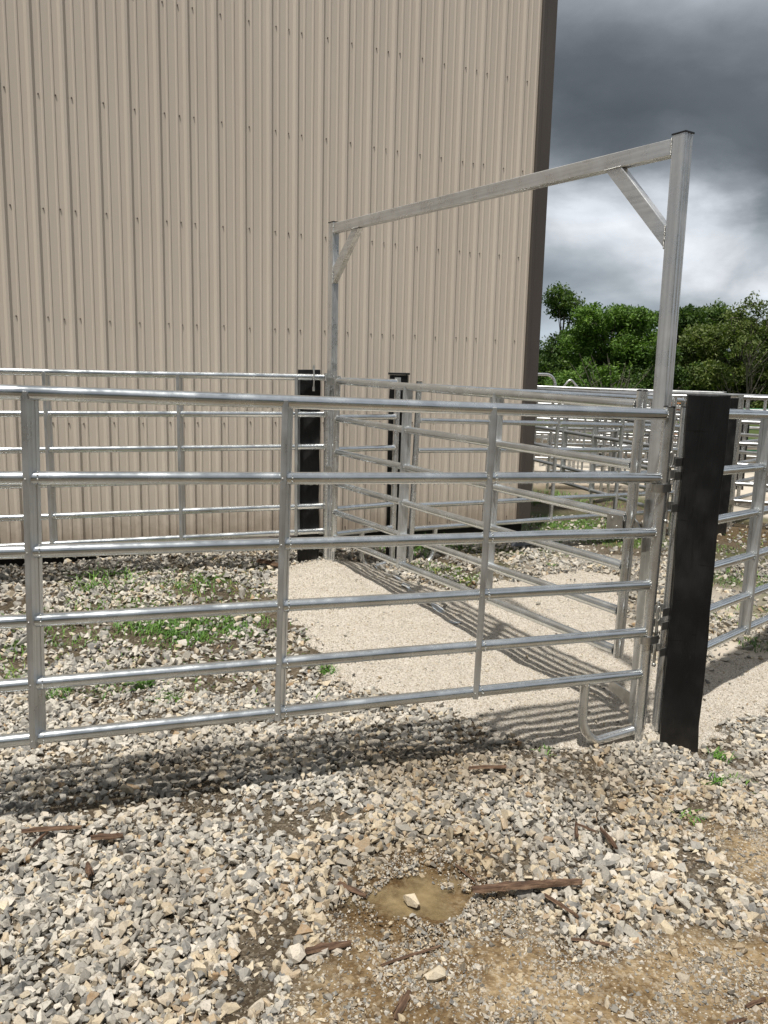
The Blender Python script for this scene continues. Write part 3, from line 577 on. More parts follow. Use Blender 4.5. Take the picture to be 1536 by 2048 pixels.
# ------------------------------------------------------------------ pipe panels
RZ = [1.62 - q for q in (0, .297, .56, .815, 1.053, 1.265)]
def stay_mesh(u, z0, z1, yaw=R(33), w=.024, dp=.068):
    """rectangular stay standing in the panel, grooved sides"""
    mb = MB(); c, s = math.cos(yaw), math.sin(yaw)
    hw, hd = w / 2, dp / 2; g = .0025
    poly = [(-hw, -hd), (hw, -hd), (hw, -hd * .42), (hw - g, -hd * .34), (hw - g, hd * .34), (hw, hd * .42), (hw, hd), (-hw, hd), (-hw, hd * .42), (-hw + g, hd * .34), (-hw + g, -hd * .34), (-hw, -hd * .42)]
    poly = [(u + x * c + y * s, -x * s + y * c) for x, y in poly]
    mb.prism(poly, 'z', z0, z1); return mb
def panel(name, label, cat, A, az, top, slope, u0, u1, stays, posts, feet=(), group=None, detail=1, rails=None, yaw=R(33), rr=.0245):
    """A: plan point of u=0 on the rails, top: height of the top rail there. posts: (u, z0, z1, cap)."""
    zb = top - 1.62
    root = empty(name, (A[0], A[1], zb), (0, -math.atan(slope), az)); tag(root, label, cat, group)
    nseg = 16 if detail else 8
    for k, z in enumerate(rails or RZ):
        r = rr + (.002 if k == 0 else 0)
        mb = MB(); L_ = u1 - u0; m = 6
        path = [(u0 + L_ * i / m, 0, z + random.uniform(-.0012, .0012)) for i in range(m + 1)]
        mb.tube(path, r, nseg)
        if detail:
            for (pu, *_q) in posts:
                sgn = 1 if pu < (u0 + u1) / 2 else -1
                mb.weld((pu + sgn * .024, 0, z), 'x', r * .98, 12, .0042, 1)
            for su in stays:
                for sg in (-1, 1):
                    if k: mb.weld((su + sg * .020, -.004, z), 'x', r * .98, 10, .0036, 1)
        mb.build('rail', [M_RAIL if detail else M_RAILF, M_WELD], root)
    zt, zl = (rails or RZ)[0], (rails or RZ)[-1]
    for su in stays: stay_mesh(su, zl - .026, zt + .006, yaw).build('stay', M_STAY, root, .0015 if detail else 0)
    for (pu, z0, z1, cap) in posts:
        mb = MB(); mb.tube([(pu, 0, z0), (pu, 0, (z0 + z1) / 2), (pu, 0, z1)], .0265, nseg + 4)
        p = mb.build('end_post', M_POST, root)
        if cap:
            mb = MB(); mb.tube([(pu, 0, z1), (pu, 0, z1 + .004), (pu, 0, z1 + .007)], [.0275, .0275, .020], 16); mb.build('cap', M_CAP, root)
    for (ua, ub, zlow) in feet:                                        # J-shaped foot from bottom rail to the post
        mb = MB(); sg = 1 if ub > ua else -1; rb = .095; path = [(ua, 0, zl), (ua, 0, zlow + rb + .05)]
        for i in range(1, 10):
            a = math.pi / 2 * i / 9; path.append((ua + sg * rb * (1 - math.cos(a)), 0, zlow + rb * (1 - math.sin(a)) + .05 * (1 - i / 9)))
        path.append((ub - sg * .01, 0, zlow + .03)); mb.tube(path, .0225, nseg)
        mb.weld((ua, 0, zl - .024), 'z', .023, 9, .004, 1)
        mb.build('foot', [M_POST, M_WELD], root)
    return root
AZ1 = math.atan2(3.781 - 2.778, 1.269 + 1.339)
p1 = panel('pipe_fence', 'nearest galvanised six-rail pipe panel crossing the picture with a bent foot at its right end', 'fence panel', (-1.339, 2.778), AZ1, 1.622, -.0225, -.87, 2.79,
           [-.84, .075, .99, 1.893], [(2.812, -.005, 1.655, True), (-.89, -.005, 1.655, True)], [(2.476, 2.79, .035), (-.6, -.87, .03)], None)
# water beads hanging from the nearest panel's rails
mb = MB()
for z in RZ:
    u = -.05
    while u < 2.76:
        u += random.expovariate(1 / .022); mb.blob((u, random.uniform(-.004, .004), z - .0262), random.uniform(.0014, .0028), 0, 6, (1, 1, 1.3))
wb = mb.build('water_beads', M_DROP, p1); wb['kind'] = 'stuff'
AZG = math.atan2(4.023 - 6.512, 1.222 + .414)
gate = panel('pipe_gate', 'galvanised six-rail gate hung inside the tall frame, running away to the left', 'gate', (-.414, 6.512), AZG, 1.662, -.0228, .02, 2.96,
             [.985, 1.93], [(.0, .24, 1.662, False), (2.985, .325, 1.690, True)], (), None, yaw=R(33))
AZ2 = math.atan2(6.564 - 5.901, -.715 + 2.478)
panel('pipe_fence', 'galvanised pipe panel standing along the tan wall left of the tall frame', 'fence panel', (-2.478, 5.901), AZ2, 1.680, .003, -1.85, 2.10,
      [-.93, .02, .96, 1.885], [(2.135, .0, 1.655, False), (-1.85, .0, 1.655, True)], (), None, detail=1)
P4a = (-.40, 6.62); P4b = (.070, 6.99)
AZ4 = math.atan2(P4b[1] - P4a[1], P4b[0] - P4a[0]); L4 = math.hypot(P4b[0] - P4a[0], P4b[1] - P4a[1])
panel('pipe_fence', 'short galvanised pipe panel behind the gate hinges, ending at the capped black post', 'fence panel', P4a, AZ4, 1.668, -.01, .0, L4 - .01,
      [], [(L4 + .012, .0, 1.66, False)], [(.27, L4, .02)], None)
AZ5 = math.atan2(8.661 - 7.11, 2.487 - .241)
panel('pipe_fence', 'galvanised pipe panel behind the gate, running past the building corner', 'fence panel', (.241, 7.11), AZ5, 1.632, -.030, .02, 3.75,
      [.85, 1.76, 2.74], [(.0, .0, 1.655, True), (3.76, .0, 1.655, True)], [(.27, .0, .02)], None)
AZ6 = R(45.2)
panel('pipe_fence', 'galvanised pipe panel behind the near black post, running out of the right edge', 'fence panel', (1.405, 3.868), AZ6, 1.566, -.026, .035, 3.1,
      [1.05, 2.0], [(.01, .02, 1.645, True), (3.1, 0, 1.65, True)], [(2.75, 3.1, .01)], None, yaw=R(8))

# ------------------------------------------------------------------ tall gate frame
FX0, FY0 = -.455, 6.6; AZF = math.atan2(3.9 - 6.6, 1.303 + .455)
fr = empty('gateway_arch', (FX0, FY0, 0.0), (0, 0, AZF)); tag(fr, 'tall galvanised square-tube gate frame with header and two corner braces', 'gate frame')
PW, PD = .074, .058
def grooved(u0, u1, w0, w1, face='u1'):
    """plan section of a formed tube: two shallow grooves on the end faces"""
    g = .0035; a = w0 + (w1 - w0) * .26; b_ = w0 + (w1 - w0) * .44; c = w0 + (w1 - w0) * .60; d = w0 + (w1 - w0) * .78
    r = .005
    return [(u0 + r, w0), (u1 - r, w0), (u1 - r * .3, w0 + r * .3), (u1, w0 + r), (u1, a - .002), (u1 - g, a + .002), (u1 - g, b_ - .002), (u1, b_ + .002), (u1, c - .002), (u1 - g, c + .002), (u1 - g, d - .002), (u1, d + .002), (u1, w1 - r), (u1 - r, w1),
            (u0 + r, w1), (u0, w1 - r), (u0, d), (u0 + g, d - .003), (u0 + g, a + .003), (u0, a), (u0, w0 + r)]
# local +y points away from the camera side of the frame? the front face is y=0 on the camera-left side
SGN = -1   # frame x runs towards the camera, so its left-hand (front) side is local -y
def fy(w): return w
for (ua, ub, zb, zt) in ((-.064, .010, -.12, 2.888), (3.178, 3.178 + PW, -.25, 2.822)):
    mb = MB(); mb.prism(grooved(ua, ub, 0, PD), 'z', zb, zt); p = mb.build('post', M_FRAME, fr)
    mb = MB(); mb.prism([(ua - .002, -.002), (ub + .002, -.002), (ub + .002, PD + .002), (ua - .002, PD + .002)], 'z', zt, zt + .007)
    mb.add([(ua - .001, -.001, zt + .007), (ub + .001, -.001, zt + .007), (ub + .001, PD + .001, zt + .007), (ua - .001, PD + .001, zt + .007), ((ua + ub) / 2, PD / 2, zt + .013)], [(0, 1, 4), (1, 2, 4), (2, 3, 4), (3, 0, 4)])
    mb.build('cap', M_CAP, fr)
def slab(poly, y0, y1, mb, mi=0):       # polygon in (u,z), thickness y0..y1
    n = len(poly); vs = [(p[0], y0, p[1]) for p in poly] + [(p[0], y1, p[1]) for p in poly]
    mb.add(vs, [tuple(range(n)), tuple(range(n, 2 * n))[::-1]] + [(i, (i + 1) % n, n + (i + 1) % n, n + i) for i in range(n)], mi)
def grooved_bar(A, B, h, y0, y1, mb):
    """bar in the frame plane from A to B (u,z of its lower edge), height h upwards, with a groove along its under and upper face"""
    (ua, za), (ub, zb) = A, B; g = .004; th = y1 - y0
    sec = [(y0, .004), (y0 + .004, 0), (y0 + th * .33, 0), (y0 + th * .38, g), (y0 + th * .62, g), (y0 + th * .67, 0), (y1 - .004, 0), (y1, .004), (y1, h - .004), (y1 - .004, h), (y0 + .004, h), (y0, h - .004)]
    n = len(sec); vs = [(ua, y, za + z) for y, z in sec] + [(ub, y, zb + z) for y, z in sec]
    mb.add(vs, [(i, (i + 1) % n, n + (i + 1) % n, n + i) for i in range(n)] + [tuple(range(n)), tuple(range(n, 2 * n))[::-1]])
mb = MB(); grooved_bar((.0105, 2.806), (3.1775, 2.736), .075, .0015, .0545, mb); hd = mb.build('header', [M_HEAD, M_WELD], fr)
def brace(p, name='corner_brace'):
    mb = MB(); y0, y1 = .003, .049; n = 4
    slab(p, y0, y1, mb)
    # raised lips along the long edges, leaving a groove on the edge faces
    return mb.build(name, M_HEAD, fr, .003)
brace([(2.782, 2.746), (2.884, 2.744), (3.1775, 2.425), (3.1775, 2.325)])
brace([(.295, 2.797), (.385, 2.792), (.0105, 2.425), (.0105, 2.550)][::-1])
for (u, z0, z1) in ((3.1775, 2.738, 2.812), (3.1775, 2.325, 2.425), (.0105, 2.425, 2.550), (.0105, 2.806, 2.880)):
    z = z0; mb = MB()
    while z < z1: mb.blob((u + random.uniform(-.001, .001), -.0005, z), random.uniform(.0032, .0046), 0, 6, jit=.2); z += .0045
    mb.build('weld_bead', M_WELD, fr)
for (ua, ub, zz) in ((2.782, 2.884, 2.745), (.295, .385, 2.798)):
    u = ua; mb = MB()
    while u < ub: mb.blob((u, -.0002, zz), random.uniform(.003, .004), 0, 6, jit=.2); u += .0042
    mb.build('weld_bead', M_WELD, fr)
# strike bracket low on the near post
mb = MB(); slab([(3.02, .10), (3.178, .045), (3.178, .125), (3.035, .150)], .02, .026, mb); mb.build('gate_stop', M_CLAMP, fr)

# ------------------------------------------------------------------ latch and clamps
lt = empty('slam_latch', (1.214, 4.020, .90), (0, 0, AZG)); tag(lt, 'boxy galvanised slam latch on the swinging end of the gate', 'latch')
mb = MB(); mb.box((-.035, -.030, .085), (.10, .005, .115)); mb.box((-.035, .030, .085), (.10, .005, .115)); mb.box((-.083, 0, .085), (.005, .056, .115)); mb.build('latch_box', M_CLAMP, lt, .001)
mb = MB(); mb.tube([(.055, -.012, .09), (.075, -.012, .17), (.072, -.012, .33)], .0045, 8); mb.blob((.072, -.012, .335), .009, 0, 8); mb.build('lever', M_CLAMP, lt)
mb = MB(); slab([(.035, .155), (.085, .12), (.115, .055), (.10, .05), (.07, .105), (.03, .135)], -.004, .006, mb); slab([(.0, .03), (.085, .075), (.09, .060), (.01, .012)], -.005, .004, mb); mb.build('latch_tongue', M_CLAMP, lt, .001)
for q in ((-.05, .045), (-.05, .125), (-.02, .085)): mb = MB(); mb.blob((q[0], -.034, q[1]), .006, 0, 8, (1, .6, 1)); mb.build('bolt', M_WELD, lt)
mb = MB(); mb.box((.135, .0, .11), (.006, .045, .26)); mb.build('strike_plate', M_CLAMP, lt)
def strap(mb, c, d, L_, r, h, t=.004):
    """U strap round a tube at c, legs running L_ along direction d"""
    c = Vector(c); d = Vector((d[0], d[1], 0)).normalized(); s = Vector((-d.y, d.x, 0)); pts = [c + s * r + d * L_]
    for i in range(0, 13):
        a = math.pi / 2 + math.pi * i / 12; pts.append(c + d * (r * math.cos(a)) + s * (r * math.sin(a)))
    pts.append(c - s * r + d * L_)
    n = len(pts); vs = []
    for k, p in enumerate(pts):
        t_ = (pts[min(k + 1, n - 1)] - pts[max(k - 1, 0)]).normalized(); nrm = Vector((t_.y, -t_.x, 0))
        for (o_, z) in ((0, 0), (t, 0), (t, h), (0, h)): vs.append(p + nrm * o_ + Vector((0, 0, z)))
    fs = []
    for k in range(n - 1):
        for q in range(4): fs.append((k * 4 + q, k * 4 + (q + 1) % 4, (k + 1) * 4 + (q + 1) % 4, (k + 1) * 4 + q))
    fs += [(0, 1, 2, 3), ((n - 1) * 4 + 3, (n - 1) * 4 + 2, (n - 1) * 4 + 1, (n - 1) * 4)]
    mb.add(vs, fs)
def pin_clamp(zs, label, ringz):
    rt = empty('pin_clamp', (1.36, 3.80, zs[0])); tag(rt, label, 'clamp')
    z0 = zs[0]
    pa = (1.402 - 1.36, 3.865 - 3.80); pb = (1.288 - 1.36, 3.786 - 3.80); dirab = (pb[0] - pa[0], pb[1] - pa[1])
    for k, z in enumerate(zs[:]):
        mb = MB()
        if k in (0, 1, 3): strap(mb, (pa[0], pa[1], z - z0 - .020), dirab, .062, .0285, .040)
        else: strap(mb, (pb[0], pb[1], z - z0 - .020), (-dirab[0], -dirab[1]), .062, .0285, .040)
        mb.build('strap', M_CLAMP, rt, .0008)
    px, py = pa[0] + (pb[0] - pa[0]) * .42, pa[1] + (pb[1] - pa[1]) * .42
    mb = MB(); mb.tube([(px - .004, py - .012, zs[-1] - z0 - .06), (px - .004, py - .012, .05)], .008, 10); mb.blob((px - .004, py - .012, zs[-1] - z0 - .065), .012, 0, 8); mb.build('pin', M_WELD, rt)
    mb = MB(); path = []
    for i in range(17):
        a = 2 * math.pi * i / 16; path.append((px - .012 + .010 * math.cos(a), py - .045, ringz - z0 + .036 * math.sin(a)))
    mb.tube(path, .0042, 8); mb.build('ring', M_WELD, rt)
pin_clamp([1.335, 1.270, 1.215, 1.115], 'upper zinc pin clamp tying the end posts together beside the near black post', 1.35)
pin_clamp([.600, .530, .470, .395], 'lower zinc pin clamp tying the end posts together beside the near black post', .60)
# far hinges between the frame and the gate
def far_hinge(z, label):
    rt = empty('hinge_clamp', (-.43, 6.575, z)); tag(rt, label, 'hinge')
    mb = MB(); mb.box((-.03, -.005, 0), (.045, .012, .06)); mb.box((.0, -.03, .0), (.012, .05, .05)); mb.build('hinge_strap', M_CLAMP, rt, .001)
    mb = MB(); mb.tube([(.012, -.045, -.02), (.012, -.045, .075)], .008, 8); mb.build('hinge_pin', M_WELD, rt)
far_hinge(1.66, 'upper hinge strap of the gate on the far post of the tall frame')
far_hinge(.945, 'lower hinge strap of the gate on the far post of the tall frame')
# clip round the top rail at the far black post
rt = empty('rail_clip', (-.60, 6.605, 1.68), (0, 0, AZ2)); tag(rt, 'small zinc rail clip bolted to the far left black post', 'clip')
mb = MB(); mb.tube([(0, -.03, -.075), (0, -.036, -.03), (0, -.037, .03), (0, -.03, .075)], .006, 8); mb.build('strap', M_WELD, rt)
mb = MB(); mb.box((.0, -.028, .085), (.018, .006, .035)); mb.build('tab', M_WELD, rt); mb = MB(); mb.box((.0, -.028, -.085), (.018, .006, .035)); mb.build('tab', M_WELD, rt)

# ------------------------------------------------------------------ black timber posts
def timber(name, label, x, y, z0, z1, w, yaw, lean=(0, 0), cap=False, d=None):
    d = d or w
    rt = empty(name, (x, y, z0), (0, 0, yaw)) if cap else None
    mb = MB(); nz = 14; c = .008; ring = [(-w / 2 + c, -d / 2), (0, -d / 2), (w / 2 - c, -d / 2), (w / 2, -d / 2 + c), (w / 2, 0), (w / 2, d / 2 - c), (w / 2 - c, d / 2), (0, d / 2), (-w / 2 + c, d / 2), (-w / 2, d / 2 - c), (-w / 2, 0), (-w / 2, -d / 2 + c)]
    n = len(ring); vs = []; H = z1 - z0
    for k in range(nz + 1):
        t = k / nz
        for q, (a, b_) in enumerate(ring):
            j = random.uniform(-.0045, .0045)
            vs.append((a + j + lean[0] * t * H, b_ + random.uniform(-.0022, .0022) + lean[1] * t * H, t * H + (random.uniform(-.004, .002) if k == nz else 0)))
    fs = [(k * n + i, k * n + (i + 1) % n, (k + 1) * n + (i + 1) % n, (k + 1) * n + i) for k in range(nz) for i in range(n)] + [tuple(range(n))[::-1], tuple(range(nz * n, nz * n + n))]
    mb.add(vs, fs)
    if cap:
        tag(rt, label, 'post'); mb.build('timber', M_TIMBER, rt, .003)
        mb = MB(); mb.prism([(-w / 2 - .014, -d / 2 - .014), (w / 2 + .014, -d / 2 - .014), (w / 2 + .014, d / 2 + .014), (-w / 2 - .014, d / 2 + .014)], 'z', H, H + .018); mb.build('post_cap', M_CAP, rt, .003)
        return rt
    o = mb.build(name, M_TIMBER, None, .003); o.location = (x, y, z0); o.rotation_euler = (0, 0, yaw)
    return tag(o, label, 'post')
timber('timber_post', 'thick black timber post nearest the camera, right of the gate cluster', 1.490, 3.790, -.35, 1.655, .176, R(-17.5))
timber('timber_post', 'black timber post behind the left panel, beside the far post of the tall frame', -.640, 6.735, -.2, 1.748, .178, R(5))
timber('timber_post', 'black timber post with a flared cap behind the gate hinges', .105, 7.16, -.2, 1.725, .160, R(-2), cap=True)
timber('timber_post', 'black timber post standing partly behind the nearest black post', 3.98, 9.48, -.3, 1.56, .19, R(-22))
timber('timber_post', 'distant black timber post among the background panels left of the gate', 4.832, 18.0, -.3, 1.60, .21, R(-15))
timber('timber_post', 'distant dark timber post behind the slanted panel at the right edge', 6.12, 13.9, -.3, 1.30, .17, R(-22))

# ------------------------------------------------------------------ background pens
def bg(A, B, za, zb, label, stays, mat_=None, grp='galvanised panels of the pens in the background'):
    az = math.atan2(B[1] - A[1], B[0] - A[0]); L_ = math.hypot(B[0] - A[0], B[1] - A[1])
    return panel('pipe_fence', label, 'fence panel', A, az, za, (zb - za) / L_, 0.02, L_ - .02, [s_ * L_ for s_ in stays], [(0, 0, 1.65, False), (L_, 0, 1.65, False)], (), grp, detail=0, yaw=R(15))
bg((2.235, 12.2), (3.15, 8.95), 1.58, 1.55, 'pipe panel slanting towards the camera just right of the building corner', (.28, .52, .8))
bg((4.30, 9.9), (6.9, 8.9), 1.56, 1.55, 'pipe panel with round end post seen behind the black posts at the right edge', (.45, .75))
bg((4.30, 9.93), (7.4, 13.5), 1.56, 1.55, 'pipe panel running back from the right-hand end post towards the trees', (.3, .6))
bg((2.55, 14.6), (5.3, 14.2), 1.60, 1.55, 'pipe panel of the pens farther back, left of the distant black post', (.22, .45, .7))
bg((3.2, 16.6), (6.6, 16.0), 1.58, 1.55, 'pipe panel in the third row of the background pens', (.15, .35, .55, .8))
bg((4.4, 13.0), (6.1, 10.6), 1.56, 1.55, 'pipe panel leading back from the far black post', (.33, .66))
bg((3.6, 12.9), (5.0, 12.5), 1.52, 1.52, 'stacked pipe panel standing in front of the orange rack', (.3, .7))
bg((3.55, 13.15), (5.3, 12.8), 1.44, 1.44, 'second stacked pipe panel close to the orange rack', (.2, .5, .8))
bg((6.2, 17.5), (9.5, 16.5), 1.50, 1.48, 'pipe panel far back on the sandy drive', (.3, .6))
bg((2.9, 18.8), (6.3, 18.6), 1.52, 1.50, 'pipe panel in the farthest row behind the building corner', (.1, .3, .5, .7, .9))
bg((3.0, 11.6), (4.2, 12.9), 1.56, 1.54, 'pipe panel set across behind the slanted panel near the corner', (.35, .7))
bg((2.7, 13.3), (4.6, 13.6), 1.50, 1.48, 'pipe panel close behind the slanted panel, in front of the chute', (.3, .65))
bg((4.9, 15.2), (6.9, 14.9), 1.52, 1.50, 'pipe panel of the pens behind the orange rack', (.25, .5, .75))
bg((5.3, 12.0), (7.5, 11.2), 1.54, 1.52, 'pipe panel crossing the sandy drive behind the far black post', (.33, .66))
def hoop(name, pts, r, loc, az, label, cat='chute', legs=True):
    rt = empty(name, loc, (0, 0, az)); tag(rt, label, cat)
    mb = MB(); mb.tube(pts, r, 12); mb.build('hoop', M_POST, rt)
    return rt
# alley bow with rounded corners
arc = [(0, 0, 0), (0, 0, 1.66)] + [(-.17 * (1 - math.cos(a)), 0, 1.68 + .19 * math.sin(a)) for a in [math.pi / 2 * i / 8 for i in range(1, 9)]] + [(-.85, 0, 1.87)] + [(-.85 - .17 * math.sin(a), 0, 1.68 + .19 * math.cos(a)) for a in [math.pi / 2 * i / 8 for i in range(1, 9)]] + [(-1.02, 0, 0)]
bow = hoop('alley_bow', arc, .027, (3.08, 15.0, -.05), R(4), 'rounded galvanised alley bow rising beside the building corner')
mb = MB(); mb.box((-.34, .0, 1.42), (.14, .03, .02)); mb.tube([(-.34, 0, 1.1), (-.34, 0, 1.42)], .012, 8); mb.build('handle', M_POST, bow)
pk = [(0, 0, 0), (0, 0, 1.50), (.03, 0, 1.56), (.19, 0, 1.765), (.225, 0, 1.785), (.26, 0, 1.77), (.44, 0, 1.58), (.465, 0, 1.53), (.465, 0, 0)]
hoop('peaked_hoop', pk, .017, (3.135, 15.0, -.05), R(4), 'slim peaked galvanised hoop over the chute right of the alley bow')
# cattle chute: rails, slats, perforated uprights
ch = empty('cattle_chute', (2.75, 15.3, -.06), (0, 0, R(4))); tag(ch, 'galvanised cattle chute with slatted sides behind the building corner', 'chute')
for k in range(3):
    mb = MB(); x0 = k * .42
    for i in range(9): mb.box((x0 + .17, 0, .45 + i * .13), (.30, .02, .045))
    mb.build('slat_side', M_STAY, ch)
    for q in (0, .34):
        mb = MB(); mb.box((x0 + q, 0, .78), (.05, .05, 1.56)); mb.build('upright', M_POST, ch)
mb = MB(); mb.box((.62, 0, 1.58), (1.35, .06, .06)); mb.build('top_beam', M_RAIL, ch)
for k in range(2):
    mb = MB(); mb.box((1.45 + k * .33, .05, .8), (.07, .05, 1.55)); mb.build('upright', M_POST, ch)
# orange rack
rk = empty('orange_rack', (4.78, 13.75, -.06), (0, 0, R(-2))); tag(rk, 'orange tubular rack standing among the background panels', 'rack')
for k in range(3):
    mb = MB(); mb.box((k * .42, 0, .74), (.055, .055, 1.44)); mb.build('upright', M_ORANGE, rk)
for z in (1.47, .95, .45):
    mb = MB(); mb.box((.42, 0, z), (.95, .07, .07)); mb.build('cross_bar', M_ORANGE, rk)
mb = MB()
for i in range(4): mb.box((.42, .09 + .1 * i, 1.50), (.95, .09, .022))
mb.build('deck_board', M_ORANGE, rk)
# green gate
gg = empty('green_gate', (8.2, 19.2, -.06), (0, 0, R(-6))); tag(gg, 'dark green tube gate in front of the trees at the right edge', 'gate')
mb = MB(); mb.tube([(0, 0, .2), (0, 0, 1.05), (.05, 0, 1.18), (.16, 0, 1.22), (2.4, 0, 1.22), (2.52, 0, 1.18), (2.56, 0, 1.05), (2.56, 0, .2)], .022, 8); mb.build('gate_frame', M_GREEN, gg)
for z in (.25, .5, .75, .98):
    mb = MB(); mb.tube([(0, 0, z), (2.56, 0, z)], .016, 8); mb.build('bar', M_GREEN, gg)
mb = MB(); mb.box((1.3, 0, .7), (.05, .03, 1.0)); mb.build('brace', M_GREEN, gg)
# ball-ended clamps on the right-hand post
for z, lb in ((1.40, 'upper ball-ended clamp on the round post at the right edge'), (.28, 'lower ball-ended clamp on the round post at the right edge')):
    rt = empty('ball_clamp', (4.30, 9.9, z)); tag(rt, lb, 'clamp')
    mb = MB(); strap(mb, (0, 0, -.03), (-1, -.3, 0), .07, .031, .06); mb.build('strap', M_CLAMP, rt)
    mb = MB(); mb.tube([(-.02, -.03, .02), (-.14, -.04, .03)], .008, 8); mb.blob((-.15, -.04, .03), .022, 0, 10); mb.build('knob', M_WELD, rt)

# ------------------------------------------------------------------ bark, cloth, slab
def bark(a, b_, w, th, label, z=.022, seed=1, name='bark_piece'):
    random.seed(seed); a = Vector((*a, 0)); b_ = Vector((*b_, 0)); d = (b_ - a); L_ = d.length; az = math.atan2(d.y, d.x); mb = MB(); n = max(6, int(L_ / .02)); vs = []
    for i in range(n + 1):
        t = i / n; x = t * L_; ww = w * (.55 + .45 * math.sin(math.pi * min(1, max(.06, t * .9 + .1)))) * random.uniform(.86, 1.1); of = random.uniform(-.05, .05) * w * 2; zz = .25 * th * math.sin(t * 5)
        for (py, pz) in ((-.5, 0), (-.32, .75), (0, 1), (.3, .8), (.5, .15), (0, -.1)):
            vs.append((x + random.uniform(-.003, .003), py * ww + of, pz * th * random.uniform(.8, 1.15) + zz))
    fs = [(i * 6 + k, i * 6 + (k + 1) % 6, (i + 1) * 6 + (k + 1) % 6, (i + 1) * 6 + k) for i in range(n) for k in range(6)] + [(0, 1, 2, 3, 4, 5), tuple(n * 6 + k for k in (5, 4, 3, 2, 1, 0))]
    mb.add(vs, fs)
    for _ in range(int(L_ * 40)):                                     # splinters
        x = random.uniform(0, L_ * .8); y = random.choice((-.45, .45)) * w; mb.tube([(x, y, th * .3), (x + random.uniform(.02, .05), y * 1.25, th * .2)], .0012, 4)
    o = mb.build(name, M_CHIP); o.location = (a.x, a.y, float(G(a.x, a.y)) + z); o.rotation_euler = (random.uniform(-.1, .1), 0, az); tag(o, label, 'bark'); return o
bark((.32, 2.435), (.70, 2.500), .034, .016, 'long brown strip of bark lying right of the puddle', .030, 1)
bark((.56, 2.44), (.65, 2.335), .013, .008, 'thin dark bark sliver poking out under the long strip', .024, 2)
bark((-1.29, 2.70), (-1.09, 2.745), .020, .012, 'reddish bark strip near the left edge of the gravel', .036, 3)
bark((-1.20, 2.71), (-1.22, 2.62), .012, .010, 'short dark bark stub under the reddish strip at left', .030, 4)
bark((-1.03, 2.675), (-.92, 2.700), .026, .014, 'stubby reddish bark piece right of the strip at the left edge', .036, 5)
bark((-.985, 2.52), (-.955, 2.46), .022, .012, 'small rust-red bark chip lower left among the gravel', .036, 6)
bark((.755, 2.80), (.775, 2.91), .014, .010, 'left one of two upright bark sticks above the long strip', .036, 7)
bark((.775, 2.90), (.84, 2.85), .010, .007, 'thin twig of bark leaning on the left upright stick', .040, 8)
bark((.885, 2.74), (.865, 2.88), .018, .012, 'right one of two upright bark sticks above the long strip', .036, 9)
bark((-.13, 2.49), (-.03, 2.425), .022, .008, 'flat dark bark flake at the left rim of the puddle', .012, 10)
bark((-.20, 2.14), (-.07, 2.185), .026, .014, 'splintered bark piece below the puddle beside a pale stone', .016, 11)
bark((.40, 3.33), (.57, 3.36), .022, .012, 'dark bark strip on the shaded gravel under the near panel', .034, 12)
bark((1.04, 1.995), (1.11, 2.03), .012, .008, 'small bark splinter at the lower right corner', .006, 13)
bark((.96, 1.93), (1.02, 1.95), .010, .006, 'tiny dark bark crumb at the lower right corner', .006, 14)
bark((.02, 2.10), (.20, 2.19), .009, .005, 'thin dark twig of bark on the soil below the puddle', .006, 15)
bark((.10, 2.00), (.06, 1.90), .024, .008, 'dark rotten bark flake on the soil near the bottom edge', .004, 16)
bark((.28, 2.62), (.34, 2.53), .010, .006, 'dark bark twig above the puddle', .010, 17)
bark((.60, 2.24), (.72, 2.22), .012, .006, 'dark shredded bark between the gravel and the tan soil', .010, 18)
bark((-1.05, 6.62), (-.83, 6.50), .05, .03, 'weathered board scrap by the foot of the far left black post', .03, 19, 'board_scrap')
random.seed(5)
mb = MB(); n = 46; vs = []
for i in range(n + 1):
    t = i / n; x = -.13 + .62 * t + .05 * math.sin(t * 7); y = 6.88 - 1.35 * t - .25 * t * t; w = .022 + .012 * math.sin(i * 1.3)
    for s_ in (-1, 1):
        X_ = x + s_ * w; Y_ = y + s_ * w * .5; vs.append((X_, Y_, float(sandh(X_, Y_)) + .004 + .009 * math.sin(i * .55) ))
mb.add(vs, [(2 * i, 2 * i + 1, 2 * i + 3, 2 * i + 2) for i in range(n)]); o = mb.build('ground_cloth', M_CLOTH); sm = o.modifiers.new('t', 'SOLIDIFY'); sm.thickness = .002
tag(o, 'frayed pale blue strip of ground cloth half buried in the screenings', 'cloth')
V, F = hull(14, 77, .3); o = raw('slab', V * np.array([.16, .13, .10]), F, M_SLATE); o.location = (1.45, 8.12, float(G(1.45, 8.12)) + .05); o.rotation_euler = (0, 0, .4); tag(o, 'flat blue-grey slab lying at the building corner', 'stone slab')

